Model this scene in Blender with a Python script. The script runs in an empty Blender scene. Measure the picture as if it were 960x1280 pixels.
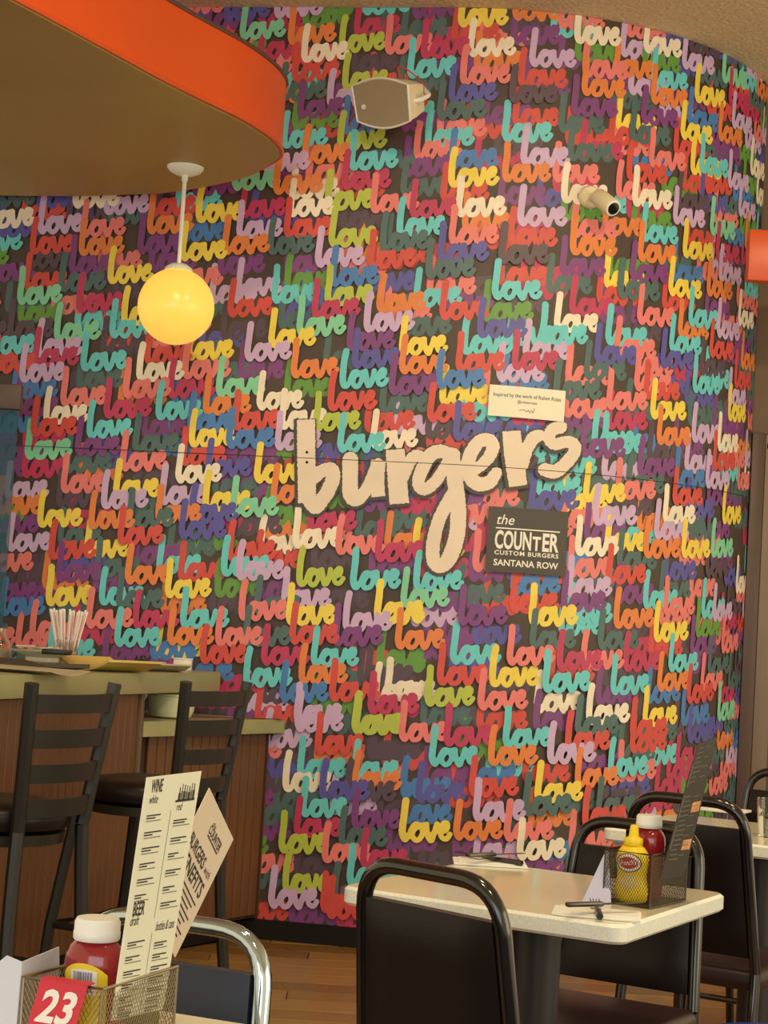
import bpy, bmesh, math, random
from mathutils import Vector, Matrix
random.seed(7)
C = bpy.context.scene.collection
PI = math.pi
# ------------------------------------------------------------------ camera, world, lights, exposure
F = 2200.0                                   # focal length in pixels of the 960x1280 frame
CAM = Vector((0, 0, 1.28))
PITCH = math.radians(3.8)
ROLL = math.radians(3.44)
ROT = Matrix.Rotation(PI/2 + PITCH, 3, 'X') @ Matrix.Rotation(ROLL, 3, 'Z')
cam_d = bpy.data.cameras.new('camera')
cam_d.sensor_fit = 'VERTICAL'; cam_d.sensor_height = 36.0; cam_d.lens = 36.0*F/1280.0
cam_d.clip_start = 0.05; cam_d.clip_end = 100
cam_o = bpy.data.objects.new('camera', cam_d); C.objects.link(cam_o)
cam_o.matrix_world = Matrix.Translation(CAM) @ ROT.to_4x4()
sc = bpy.context.scene
sc.camera = cam_o
sc.view_settings.view_transform = 'Standard'
sc.view_settings.look = 'None'
sc.view_settings.gamma = 1.0
sc.view_settings.use_curve_mapping = False
sc.view_settings.exposure = 0.12
w = bpy.data.worlds.new('world'); sc.world = w; w.use_nodes = True
bg = w.node_tree.nodes['Background']
bg.inputs[0].default_value = (1.0, 0.80, 0.48, 1); bg.inputs[1].default_value = 0.90

def area_light(name, loc, target, sx, sy, power, col):
    d = bpy.data.lights.new(name, 'AREA'); d.shape = 'RECTANGLE'; d.size = sx; d.size_y = sy
    d.energy = power; d.color = col
    o = bpy.data.objects.new(name, d); C.objects.link(o); o.location = loc
    o.rotation_euler = (Vector(target)-Vector(loc)).to_track_quat('-Z', 'Y').to_euler()
    return o
# added area light for assumed daylight from behind the camera; no glazing modelled
area_light('assumed_storefront_daylight', (-1.5, -3.0, 1.7), (-0.6, 3.0, 1.2), 4.5, 2.2, 70, (0.80, 0.9, 1.0))
area_light('assumed_side_daylight', (5.2, 1.6, 1.9), (0.2, 3.2, 1.0), 4.0, 2.2, 75, (1.0, 0.93, 0.62))  # added area light, daylight assumed from the right; brightens right-facing surfaces, no window modelled
# warm spots added out of view to brighten the mural and the tables
def add_warm_spot(loc, target, power, blend=0.9, ang=95):
    d = bpy.data.lights.new('added_warm_spot', 'SPOT'); d.energy = power; d.color = (1.0, 0.79, 0.46)
    d.spot_size = math.radians(ang); d.spot_blend = blend; d.shadow_soft_size = 0.12
    o = bpy.data.objects.new('added_warm_spot', d); C.objects.link(o); o.location = loc
    o.rotation_euler = (Vector(target)-Vector(loc)).to_track_quat('-Z', 'Y').to_euler()
for x, y, p in ((-0.5, 3.4, 120), (1.5, 3.6, 190), (0.4, 1.0, 90)):
    add_warm_spot((x, y, 3.8), (x*0.9, y+2.6, 1.9), p)
add_warm_spot((0.4, 3.3, 3.8), (0.45, 3.5, 0.75), 95, ang=75)
add_warm_spot((-0.5, 1.9, 3.8), (-0.4, 2.1, 0.75), 60, ang=75)

# ------------------------------------------------------------------ helpers
def ray(x, y):
    return (ROT @ Vector(((x-480)/F, -(y-640)/F, -1.0)))
def at_y(x, y, Y):
    d = ray(x, y); return CAM + d*(Y/d.y)
def at_z(x, y, z):
    d = ray(x, y); return CAM + d*((z-CAM.z)/d.z)
def at_plane(x, y, p0, n):
    d = ray(x, y); return CAM + d*((p0-CAM).dot(n)/d.dot(n))
def s2l(c):
    c /= 255.0
    return c/12.92 if c <= 0.04045 else ((c+0.055)/1.055)**2.4
ILL = (1.0, 0.85, 0.56)                      # colour of the room light, divided out of observed colours
def alb(r, g, b, k=1.0):
    return tuple(min(0.92, s2l(c)*k/i) for c, i in zip((r, g, b), ILL))
MATS = {}
def mat(name, col, rough=0.5, metal=0.0, var=0.0, vscale=20.0, bump=0.0, bscale=200.0, spec=0.5, coat=0.0,
        stretch=(1, 1, 1), emit=None, estr=0.0, alpha=1.0, trans=0.0):
    m = bpy.data.materials.new(name); m.use_nodes = True; MATS[name] = m
    nt = m.node_tree; b = nt.nodes['Principled BSDF']
    b.inputs['Base Color'].default_value = (*col, 1); b.inputs['Roughness'].default_value = rough
    b.inputs['Metallic'].default_value = metal; b.inputs['Specular IOR Level'].default_value = spec
    b.inputs['Coat Weight'].default_value = coat; b.inputs['Coat Roughness'].default_value = 0.08
    b.inputs['Alpha'].default_value = alpha; b.inputs['Transmission Weight'].default_value = trans
    if emit:
        b.inputs['Emission Color'].default_value = (*emit, 1); b.inputs['Emission Strength'].default_value = estr
    if var > 0 or bump > 0:
        tc = nt.nodes.new('ShaderNodeTexCoord'); mp = nt.nodes.new('ShaderNodeMapping')
        mp.inputs['Scale'].default_value = stretch
        nt.links.new(tc.outputs['Object'], mp.inputs['Vector'])
    if var > 0:
        nz = nt.nodes.new('ShaderNodeTexNoise'); nz.inputs['Scale'].default_value = vscale
        nz.inputs['Detail'].default_value = 5; nt.links.new(mp.outputs[0], nz.inputs['Vector'])
        rp = nt.nodes.new('ShaderNodeMapRange'); rp.inputs[1].default_value = 0.3; rp.inputs[2].default_value = 0.7
        rp.inputs[3].default_value = 1-var; rp.inputs[4].default_value = 1+var
        nt.links.new(nz.outputs['Fac'], rp.inputs[0])
        mx = nt.nodes.new('ShaderNodeVectorMath'); mx.operation = 'SCALE'
        mx.inputs[0].default_value = col; nt.links.new(rp.outputs[0], mx.inputs['Scale'])
        nt.links.new(mx.outputs[0], b.inputs['Base Color'])
    if bump > 0:
        n2 = nt.nodes.new('ShaderNodeTexNoise'); n2.inputs['Scale'].default_value = bscale
        n2.inputs['Detail'].default_value = 3; nt.links.new(mp.outputs[0], n2.inputs['Vector'])
        bp = nt.nodes.new('ShaderNodeBump'); bp.inputs['Strength'].default_value = bump; bp.inputs['Distance'].default_value = 0.01
        nt.links.new(n2.outputs['Fac'], bp.inputs['Height']); nt.links.new(bp.outputs[0], b.inputs['Normal'])
    return m

class MB:
    def __init__(s): s.v = []; s.f = []; s.m = []
    def add(s, vs, fs, mi=0):
        o = len(s.v); s.v += [tuple(v) for v in vs]; s.f += [tuple(i+o for i in f) for f in fs]; s.m += [mi]*len(fs); return s
    def box(s, c, d, rz=0.0, mi=0):
        x, y, z = (k/2 for k in d); cr, sr = math.cos(rz), math.sin(rz)
        vs = []
        for a, b_, e in ((-1,-1,-1),(1,-1,-1),(1,1,-1),(-1,1,-1),(-1,-1,1),(1,-1,1),(1,1,1),(-1,1,1)):
            px, py = a*x, b_*y
            vs.append((c[0]+px*cr-py*sr, c[1]+px*sr+py*cr, c[2]+e*z))
        return s.add(vs, [(0,3,2,1),(4,5,6,7),(0,1,5,4),(1,2,6,5),(2,3,7,6),(3,0,4,7)], mi)
    def rbox(s, c, d, r, seg=2, rz=0.0, mi=0):
        bm = bmesh.new(); bmesh.ops.create_cube(bm, size=1.0)
        for v in bm.verts: v.co = Vector((v.co.x*d[0], v.co.y*d[1], v.co.z*d[2]))
        bmesh.ops.bevel(bm, geom=list(bm.edges), offset=r, segments=seg, profile=0.5, affect='EDGES')
        R = Matrix.Rotation(rz, 3, 'Z'); bm.verts.index_update()
        s.add([R @ v.co + Vector(c) for v in bm.verts], [[v.index for v in f.verts] for f in bm.faces], mi); bm.free(); return s
    def tube(s, pts, r, n=10, closed=False, cap=True, mi=0, flat=1.0):
        pts = [Vector(p) for p in pts]; N = len(pts)
        rs = r if isinstance(r, (list, tuple)) else [r]*N
        def tan(i):
            if closed: return (pts[(i+1) % N]-pts[i-1]).normalized()
            return (pts[min(i+1, N-1)]-pts[max(i-1, 0)]).normalized()
        t = tan(0); ref = Vector((0, 0, 1)) if abs(t.z) < 0.9 else Vector((1, 0, 0))
        nn = t.cross(ref).normalized(); vs = []; fs = []
        for i in range(N):
            t2 = tan(i); nn = (nn - t2*nn.dot(t2)).normalized(); bb = t2.cross(nn)
            for k in range(n):
                a = 2*PI*k/n; vs.append(pts[i] + (nn*math.cos(a)*flat + bb*math.sin(a))*rs[i])
        for i in range(N if closed else N-1):
            j = (i+1) % N
            for k in range(n):
                l = (k+1) % n; fs.append((i*n+k, i*n+l, j*n+l, j*n+k))
        if cap and not closed:
            fs.append(tuple(range(n-1, -1, -1))); fs.append(tuple((N-1)*n+k for k in range(n)))
        return s.add(vs, fs, mi)
    def lathe(s, prof, n=28, c=(0, 0, 0), mi=0, sx=1.0, sy=1.0):
        vs = []; fs = []
        for r, z in prof:
            for k in range(n):
                a = 2*PI*k/n; vs.append((c[0]+r*math.cos(a)*sx, c[1]+r*math.sin(a)*sy, c[2]+z))
        for i in range(len(prof)-1):
            for k in range(n):
                l = (k+1) % n; fs.append((i*n+k, i*n+l, (i+1)*n+l, (i+1)*n+k))
        if prof[0][0] > 1e-5: fs.append(tuple(range(n-1, -1, -1)))
        if prof[-1][0] > 1e-5: fs.append(tuple((len(prof)-1)*n+k for k in range(n)))
        return s.add(vs, fs, mi)
    def prism(s, poly, fn, h0, h1, mi=0):
        """poly 2-D points (ccw), fn(x, y, h) -> 3-D"""
        n = len(poly)
        vs = [fn(x, y, h0) for x, y in poly] + [fn(x, y, h1) for x, y in poly]
        fs = [tuple(range(n-1, -1, -1)), tuple(range(n, 2*n))] + [(i, (i+1) % n, n+(i+1) % n, n+i) for i in range(n)]
        return s.add(vs, fs, mi)
    def mesh(s, name, mats, smooth=True, angle=40):
        me = bpy.data.meshes.new(name); me.from_pydata(s.v, [], s.f)
        for m in (mats if isinstance(mats, (list, tuple)) else [mats]): me.materials.append(MATS[m])
        if any(s.m): me.polygons.foreach_set('material_index', s.m)
        if smooth:
            me.polygons.foreach_set('use_smooth', [True]*len(me.polygons)); me.set_sharp_from_angle(angle=math.radians(angle))
        me.update(); return me
    def build(s, name, mats, parent=None, smooth=True, angle=40, label=None, cat=None, group=None, kind=None):
        return link(name, s.mesh(name, mats, smooth, angle), parent, label, cat, group, kind)
def link(name, me, parent=None, label=None, cat=None, group=None, kind=None):
    o = bpy.data.objects.new(name, me); C.objects.link(o)
    if parent: o.parent = parent
    return tag(o, label, cat, group, kind)
def tag(o, label=None, cat=None, group=None, kind=None):
    if label: o['label'] = label
    if cat: o['category'] = cat
    if group: o['group'] = group
    if kind: o['kind'] = kind
    return o
def thing(name, label, cat, loc=(0, 0, 0), rz=0.0, group=None):
    o = bpy.data.objects.new(name, None); C.objects.link(o); o.location = loc; o.rotation_euler = (0, 0, rz)
    o.empty_display_size = 0.05
    return tag(o, label, cat, group)
def copy_tree(o, parent=None):
    c = o.copy(); C.objects.link(c); c.parent = parent
    for ch in list(o.children): copy_tree(ch, c)
    return c
def fillet(pts, r, seg=6):
    pts = [Vector(p) for p in pts]; out = [pts[0]]
    for i in range(1, len(pts)-1):
        a, b, c = pts[i-1], pts[i], pts[i+1]
        u = (a-b); v = (c-b); k = min(r, u.length*0.49, v.length*0.49)
        p = b+u.normalized()*k; q = b+v.normalized()*k
        for j in range(seg+1):
            t = j/seg; out.append(p*(1-t)**2 + b*2*t*(1-t) + q*t*t)
    out.append(pts[-1]); return out
def stroke2d(pts, widths, cap=5, out=None):
    """thick polyline as 2-D polygons (quad strip + round ends)"""
    out = [] if out is None else out
    n = len(pts); ws = widths if isinstance(widths, (list, tuple)) else [widths]*n
    L = []; R = []
    for i in range(n):
        a = pts[max(i-1, 0)]; b = pts[min(i+1, n-1)]
        dx, dy = b[0]-a[0], b[1]-a[1]; l = math.hypot(dx, dy) or 1; nx, ny = -dy/l, dx/l; h = ws[i]/2
        L.append((pts[i][0]+nx*h, pts[i][1]+ny*h)); R.append((pts[i][0]-nx*h, pts[i][1]-ny*h))
    for i in range(n-1): out.append([R[i], R[i+1], L[i+1], L[i]])
    for i, s_ in ((0, -1), (n-1, 1)):
        a = pts[max(i-1, 0)]; b = pts[min(i+1, n-1)]
        an = math.atan2(b[1]-a[1], b[0]-a[0]) + (0 if s_ > 0 else PI); h = ws[i]/2
        out.append([(pts[i][0]+h*math.cos(an-PI/2+PI*k/cap), pts[i][1]+h*math.sin(an-PI/2+PI*k/cap)) for k in range(cap+1)])
    return out
def smooth2d(pts, k=4):
    """Catmull-Rom resample"""
    out = []; n = len(pts)
    for i in range(n-1):
        p0 = pts[max(i-1, 0)]; p1 = pts[i]; p2 = pts[i+1]; p3 = pts[min(i+2, n-1)]
        for j in range(k):
            t = j/k
            out.append(tuple(0.5*((2*p1[a]) + (-p0[a]+p2[a])*t + (2*p0[a]-5*p1[a]+4*p2[a]-p3[a])*t*t + (-p0[a]+3*p1[a]-3*p2[a]+p3[a])*t**3) for a in (0, 1)))
    out.append(pts[-1]); return out
_tc = {}
def text2d(s, size=1.0, bold=0.0, sx=1.0, align='CENTER', shear=0.0, spacing=1.0):
    """(verts2d, faces) of a line of lettering"""
    key = (s, bold, shear, spacing)
    if key not in _tc:
        cu = bpy.data.curves.new('t', 'FONT'); cu.body = s; cu.size = 1.0; cu.offset = bold; cu.shear = shear; cu.space_character = spacing
        cu.resolution_u = 3
        o = bpy.data.objects.new('t', cu); C.objects.link(o)
        dg = bpy.context.evaluated_depsgraph_get(); dg.update()
        me = bpy.data.meshes.new_from_object(o.evaluated_get(dg))
        _tc[key] = ([(v.co.x, v.co.y) for v in me.vertices], [tuple(p.vertices) for p in me.polygons])
        bpy.data.objects.remove(o); bpy.data.curves.remove(cu); bpy.data.meshes.remove(me)
    vs, fs = _tc[key]
    x0 = min(v[0] for v in vs); x1 = max(v[0] for v in vs)
    sh = {'CENTER': (x0+x1)/2, 'LEFT': x0, 'RIGHT': x1}[align]
    return [((x-sh)*size*sx, y*size) for x, y in vs], fs
def put_text(mb, s, fn, x, y, size, bold=0.0, sx=1.0, align='CENTER', shear=0.0, spacing=1.0, mi=0, width=None):
    vs, fs = text2d(s, size, bold, sx, align, shear, spacing)
    if width:
        wx = max(v[0] for v in vs)-min(v[0] for v in vs); vs = [(a*width/wx, b) for a, b in vs]
    mb.add([fn(x+a, y+b) for a, b in vs], fs, mi)

# ------------------------------------------------------------------ materials
mat('mural_ground', alb(66, 46, 34), 0.55, var=0.08, vscale=6, spec=0.8)
PAL = {'c': (248, 220, 172), 'y': (246, 206, 62), 'o': (232, 122, 48), 'k': (236, 116, 98), 'r': (214, 66, 50),
       'm': (192, 40, 76), 'p': (206, 164, 178), 'u': (126, 52, 108), 'd': (82, 58, 66), 'b': (84, 76, 138),
       's': (64, 118, 160), 't': (100, 196, 176), 'g': (70, 98, 86), 'n': (96, 146, 46), 'l': (184, 188, 56), 'i': (130, 200, 140)}
for k, c in PAL.items(): mat('mural_'+k, alb(*c), 0.5, var=0.07, vscale=14, spec=0.8)
mat('slogan_cream', alb(238, 208, 164), 0.5, var=0.04, vscale=10)
mat('print_black', alb(62, 50, 40), 0.5, spec=0.8)
mat('ink', alb(52, 44, 34), 0.6)
mat('ink_soft', alb(120, 112, 84), 0.6)
mat('print_white', alb(246, 236, 210), 0.5)
mat('seam', alb(40, 30, 26), 0.8)
mat('base_black', alb(30, 22, 18), 0.6, spec=0.2)
mat('ceiling_texture', alb(226, 192, 132), 0.9, var=0.12, vscale=60, bump=0.9, bscale=55)
mat('soffit_grey', alb(168, 130, 58), 0.42, var=0.06, vscale=2, bump=0.05, bscale=30)
mat('soffit_red', alb(216, 76, 18), 0.35, var=0.04, vscale=4)
mat('brown_wall', alb(104, 78, 48), 0.6, var=0.05, vscale=8)
mat('dark_trim', alb(84, 58, 44), 0.45, var=0.06, vscale=10)
mat('door_metal', alb(126, 102, 76), 0.5, 0.1, var=0.05, vscale=8)
mat('steel', alb(112, 90, 66), 0.45, 0.15, var=0.10, vscale=2, stretch=(1, 1, 6))
mat('plank_a', alb(150, 104, 48), 0.32, var=0.22, vscale=7, stretch=(1.2, 14, 1), bump=0.05)
mat('plank_b', alb(136, 92, 42), 0.32, var=0.24, vscale=8, stretch=(1.2, 12, 1), bump=0.05)
mat('plank_c', alb(164, 116, 56), 0.32, var=0.20, vscale=6, stretch=(1.2, 15, 1), bump=0.05)
mat('subfloor', alb(60, 40, 22), 0.8)
mat('globe_glass', (0.5, 0.36, 0.10), 0.25, emit=(1.0, 0.60, 0.085), estr=0.72)
mat('white_paint', alb(236, 224, 186), 0.4)
mat('speaker_grille', alb(168, 146, 104), 0.6, var=0.05, vscale=300, bump=0.4, bscale=500)
mat('speaker_shell', alb(232, 208, 150), 0.45)
mat('black_plastic', alb(24, 20, 18), 0.35)
mat('wire_red', alb(190, 60, 40), 0.5)
mat('lens_glass', (0.01, 0.01, 0.012), 0.08, spec=0.8)
mat('bar_stone', alb(158, 146, 88), 0.35, var=0.10, vscale=5, bump=0.03)
mat('bead_wood', alb(106, 64, 30), 0.42, var=0.18, vscale=5, stretch=(6, 6, 0.5), bump=0.03)
mat('bead_gap', alb(60, 34, 18), 0.7)
mat('dark_under', alb(58, 46, 34), 0.6)
mat('stool_frame', alb(46, 40, 30), 0.38, 0.3)
mat('black_vinyl', alb(27, 19, 15), 0.34, var=0.05, vscale=40, bump=0.06, bscale=350, spec=0.3)
mat('black_gloss', alb(22, 18, 16), 0.16, coat=0.6)
mat('seat_brown', alb(52, 34, 28), 0.38, bump=0.05, bscale=300, spec=0.4)
mat('vinyl_daylight_blue', alb(36, 42, 54), 0.4, bump=0.05, bscale=300)  # blue cast of daylight on dark vinyl, put into the base colour
mat('chrome', (0.55, 0.68, 0.82), 0.08, 1.0)  # blue tint stands in for daylight reflected in the metal
mat('table_stone', alb(234, 212, 158), 0.16, var=0.06, vscale=260, coat=0.3)
mat('table_edge', alb(240, 232, 190), 0.35, var=0.10, vscale=240)
mat('pedestal', alb(44, 38, 38), 0.4)
mat('pink_seat', alb(196, 128, 112), 0.45)
mat('paper_white', alb(240, 226, 190), 0.7)
mat('napkin', alb(244, 234, 206), 0.85, bump=0.08, bscale=120)
mat('menu_cream', alb(244, 240, 180), 0.6)
mat('menu_tan', alb(226, 196, 152), 0.6)
mat('menu_dark', alb(64, 56, 46), 0.45)
mat('menu_photo', alb(220, 150, 90), 0.6, var=0.3, vscale=60)
mat('card_grey', alb(214, 206, 196), 0.6)
mat('card_lilac', alb(200, 190, 196), 0.6)
mat('sign_red', alb(212, 44, 56), 0.4)
mat('ketchup_red', alb(150, 26, 30), 0.12, coat=0.5)
mat('cap_white', alb(240, 226, 214), 0.4)
mat('mustard_yellow', alb(246, 200, 34), 0.3)
mat('label_yellow', alb(250, 206, 40), 0.4)
mat('label_red', alb(206, 48, 40), 0.4)
mat('label_tan', alb(228, 190, 110), 0.5)
mat('barcode_grey', alb(130, 110, 120), 0.6)
mat('wire_steel', (0.42, 0.36, 0.26), 0.3, 0.9)
mat('wire_dark', (0.10, 0.085, 0.065), 0.35, 0.8)
mat('olive_panel', alb(140, 132, 58), 0.5)
mat('cutlery', (0.10, 0.09, 0.08), 0.25, 0.8)
mat('straw_white', alb(248, 226, 206), 0.6)
mat('straw_stripe', alb(224, 150, 130), 0.6)
mat('plate_white', alb(214, 196, 150), 0.3)
mat('paper_yellow', alb(214, 176, 84), 0.7, var=0.12, vscale=6)
mat('paper_tan', alb(190, 164, 118), 0.7, var=0.12, vscale=6)
mat('folder_dark', alb(72, 62, 44), 0.5)
mat('clear_glass', (0.9, 0.9, 0.85), 0.03, trans=1.0)
mat('teal_glass', alb(40, 84, 88), 0.25, alpha=0.5, spec=0.2)
mat('cream_bowl', alb(206, 196, 138), 0.35)
mat('blue_vinyl', alb(44, 74, 140), 0.25)

# ------------------------------------------------------------------ the curved mural wall
WA = math.radians(10.0); WR = 1.35; WC = Vector((0.40, 7.08+WR)); ZC = 3.85
UEND = math.radians(76.0)*WR; UMIN = -2.6
def wall_pt(u, z, off=0.0):
    if u <= 0:
        p = Vector((WC.x-WR*math.sin(WA), WC.y-WR*math.cos(WA))) + Vector((math.cos(WA), -math.sin(WA)))*u
        n = Vector((-math.sin(WA), -math.cos(WA)))
    else:
        a = -WA + u/WR; n = Vector((math.sin(a), -math.cos(a))); p = WC + n*WR
    return (p.x+n.x*off, p.y+n.y*off, z)
def wall_uz(x, y):
    """where the sight line of a photo point meets the wall: arc length and height"""
    d = ray(x, y); T = Vector(wall_pt(0, 0)[:2]); dr = Vector((math.cos(WA), -math.sin(WA))); n = Vector((-math.sin(WA), -math.cos(WA)))
    h = Vector((d.x, d.y)); t = T.dot(n)/h.dot(n); u = (h*t-T).dot(dr)
    if u > 0:
        a = h.dot(h); b = -2*h.dot(WC); c = WC.dot(WC)-WR*WR; D = b*b-4*a*c
        t = (-b-math.sqrt(max(D, 0)))/(2*a); q = h*t-WC; u = (math.atan2(q.x, -q.y)+WA)*WR
    return u, CAM.z+d.z*t
us = [UMIN, -1.5, -0.5] + [UEND*i/140 for i in range(141)]
mb = MB()
for off, flip in ((0.0, False), (-0.10, True)):
    vs = []; fs = []
    for u in us: vs += [wall_pt(u, 0, off), wall_pt(u, ZC, off)]
    for i in range(len(us)-1):
        q = (2*i, 2*i+2, 2*i+3, 2*i+1); fs.append(q[::-1] if flip else q)
    mb.add(vs, fs)
wall = mb.build('wall_back', 'mural_ground', kind='structure', label='dark curved wall covered with colourful brush lettering')

PX = 1/310.0
import numpy as np
def sdf_mesh(strokes, cell, grow=0.0, noise=0.0, seed=1, flat=(), run=7):
    """outline of thick polylines (points, widths) as one flat mesh without overlaps"""
    P = [p for pts, ws in strokes for p in pts]; wm = max(max(ws) for pts, ws in strokes)/2+grow+2*cell
    x0, x1 = min(p[0] for p in P)-wm, max(p[0] for p in P)+wm; y0, y1 = min(p[1] for p in P)-wm, max(p[1] for p in P)+wm
    nx, ny = int((x1-x0)/cell)+2, int((y1-y0)/cell)+2
    X, Y = np.meshgrid(x0+np.arange(nx)*cell, y0+np.arange(ny)*cell); D = np.full(X.shape, 1e9)
    for si, (pts, ws) in enumerate(strokes):
        DS = np.full(X.shape, 1e9)
        for (ax_, ay_), (bx_, by_), wa, wb_ in zip(pts[:-1], pts[1:], ws[:-1], ws[1:]):
            dx, dy = bx_-ax_, by_-ay_; l2 = dx*dx+dy*dy+1e-9
            t = np.clip(((X-ax_)*dx+(Y-ay_)*dy)/l2, 0, 1)
            DS = np.minimum(DS, np.hypot(X-ax_-t*dx, Y-ay_-t*dy)-(wa+(wb_-wa)*t)/2)
        if si in flat:
            for (px, py), (qx, qy) in ((pts[0], pts[1]), (pts[-1], pts[-2])):
                dx, dy = qx-px, qy-py; l = math.hypot(dx, dy); DS = np.maximum(DS, -((X-px)*dx+(Y-py)*dy)/l)
        D = np.minimum(D, DS)
    D = D-grow
    if noise: D = D+np.random.RandomState(seed).uniform(-noise, noise, D.shape)
    I = D < 0; vs = []; idx = {}; fs = []
    def V(key, x, y):
        if key not in idx: idx[key] = len(vs); vs.append((x, y))
        return idx[key]
    def corner(i, j): return V((i, j), X[j, i], Y[j, i])
    def cross(i, j, k, l):
        a, b = ((i, j), (k, l)) if (i, j) < (k, l) else ((k, l), (i, j))
        da, db = D[a[1], a[0]], D[b[1], b[0]]; t = da/(da-db)
        return V((a, b), X[a[1], a[0]]*(1-t)+X[b[1], b[0]]*t, Y[a[1], a[0]]*(1-t)+Y[b[1], b[0]]*t)
    for j in range(ny-1):
        st = None
        for i in range(nx):
            full = i < nx-1 and I[j, i] and I[j, i+1] and I[j+1, i] and I[j+1, i+1]
            if st is not None and (not full or i-st >= run):
                fs.append((corner(st, j), corner(i, j), corner(i, j+1), corner(st, j+1))); st = None
            if full:
                if st is None: st = i
                continue
            if i == nx-1: continue
            c = [(i, j), (i+1, j), (i+1, j+1), (i, j+1)]; ins = [I[q, p] for p, q in c]
            if not any(ins): continue
            f = []
            for k in range(4):
                l = (k+1) % 4
                if ins[k]: f.append(corner(*c[k]))
                if ins[k] != ins[l]: f.append(cross(*c[k], *c[l]))
            if len(f) >= 3: fs.append(tuple(f))
    return vs, fs
def sm_stroke(pts, w, k=3):
    q = smooth2d(pts, k); n = len(q)
    if not isinstance(w, (list, tuple)): return q, [w]*n
    return q, [w[min(int(i/k), len(w)-1)]*(1-(i % k)/k)+w[min(int(i/k)+1, len(w)-1)]*((i % k)/k) for i in range(n)]
GLYPHS = []                                    # three hand-brushed versions of the word, design units = px
for v in range(3):
    r_ = random.Random(20+v); j = lambda: r_.uniform(-0.7, 0.7)
    J = lambda L: [(x+j(), y+j()) for x, y in L]
    GLYPHS.append(sdf_mesh([sm_stroke(J([(6.4, 49), (5.4, 34), (4.4, 14), (5.4, 5.5), (9, 4.5), (13, 10)]), [8.6, 8.6, 8.6, 8.0, 6.6, 5.6]),
        sm_stroke(J([(13, 10), (17, 21), (24, 22), (28, 14), (25, 5), (19, 4), (16.5, 10), (20, 18), (27, 21), (33, 22.5)]), 6.3),
        sm_stroke(J([(33, 23), (34, 13), (37.5, 5), (41, 10), (44.5, 24)]), [6.4, 7.2, 7.4, 6.8, 6.4]),
        sm_stroke(J([(50, 14), (56, 18), (57.5, 24), (53, 25.5), (49, 17), (50.5, 8), (56, 7), (60.5, 13)]), 6.2)], 1.25, noise=0.18, seed=v))
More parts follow.
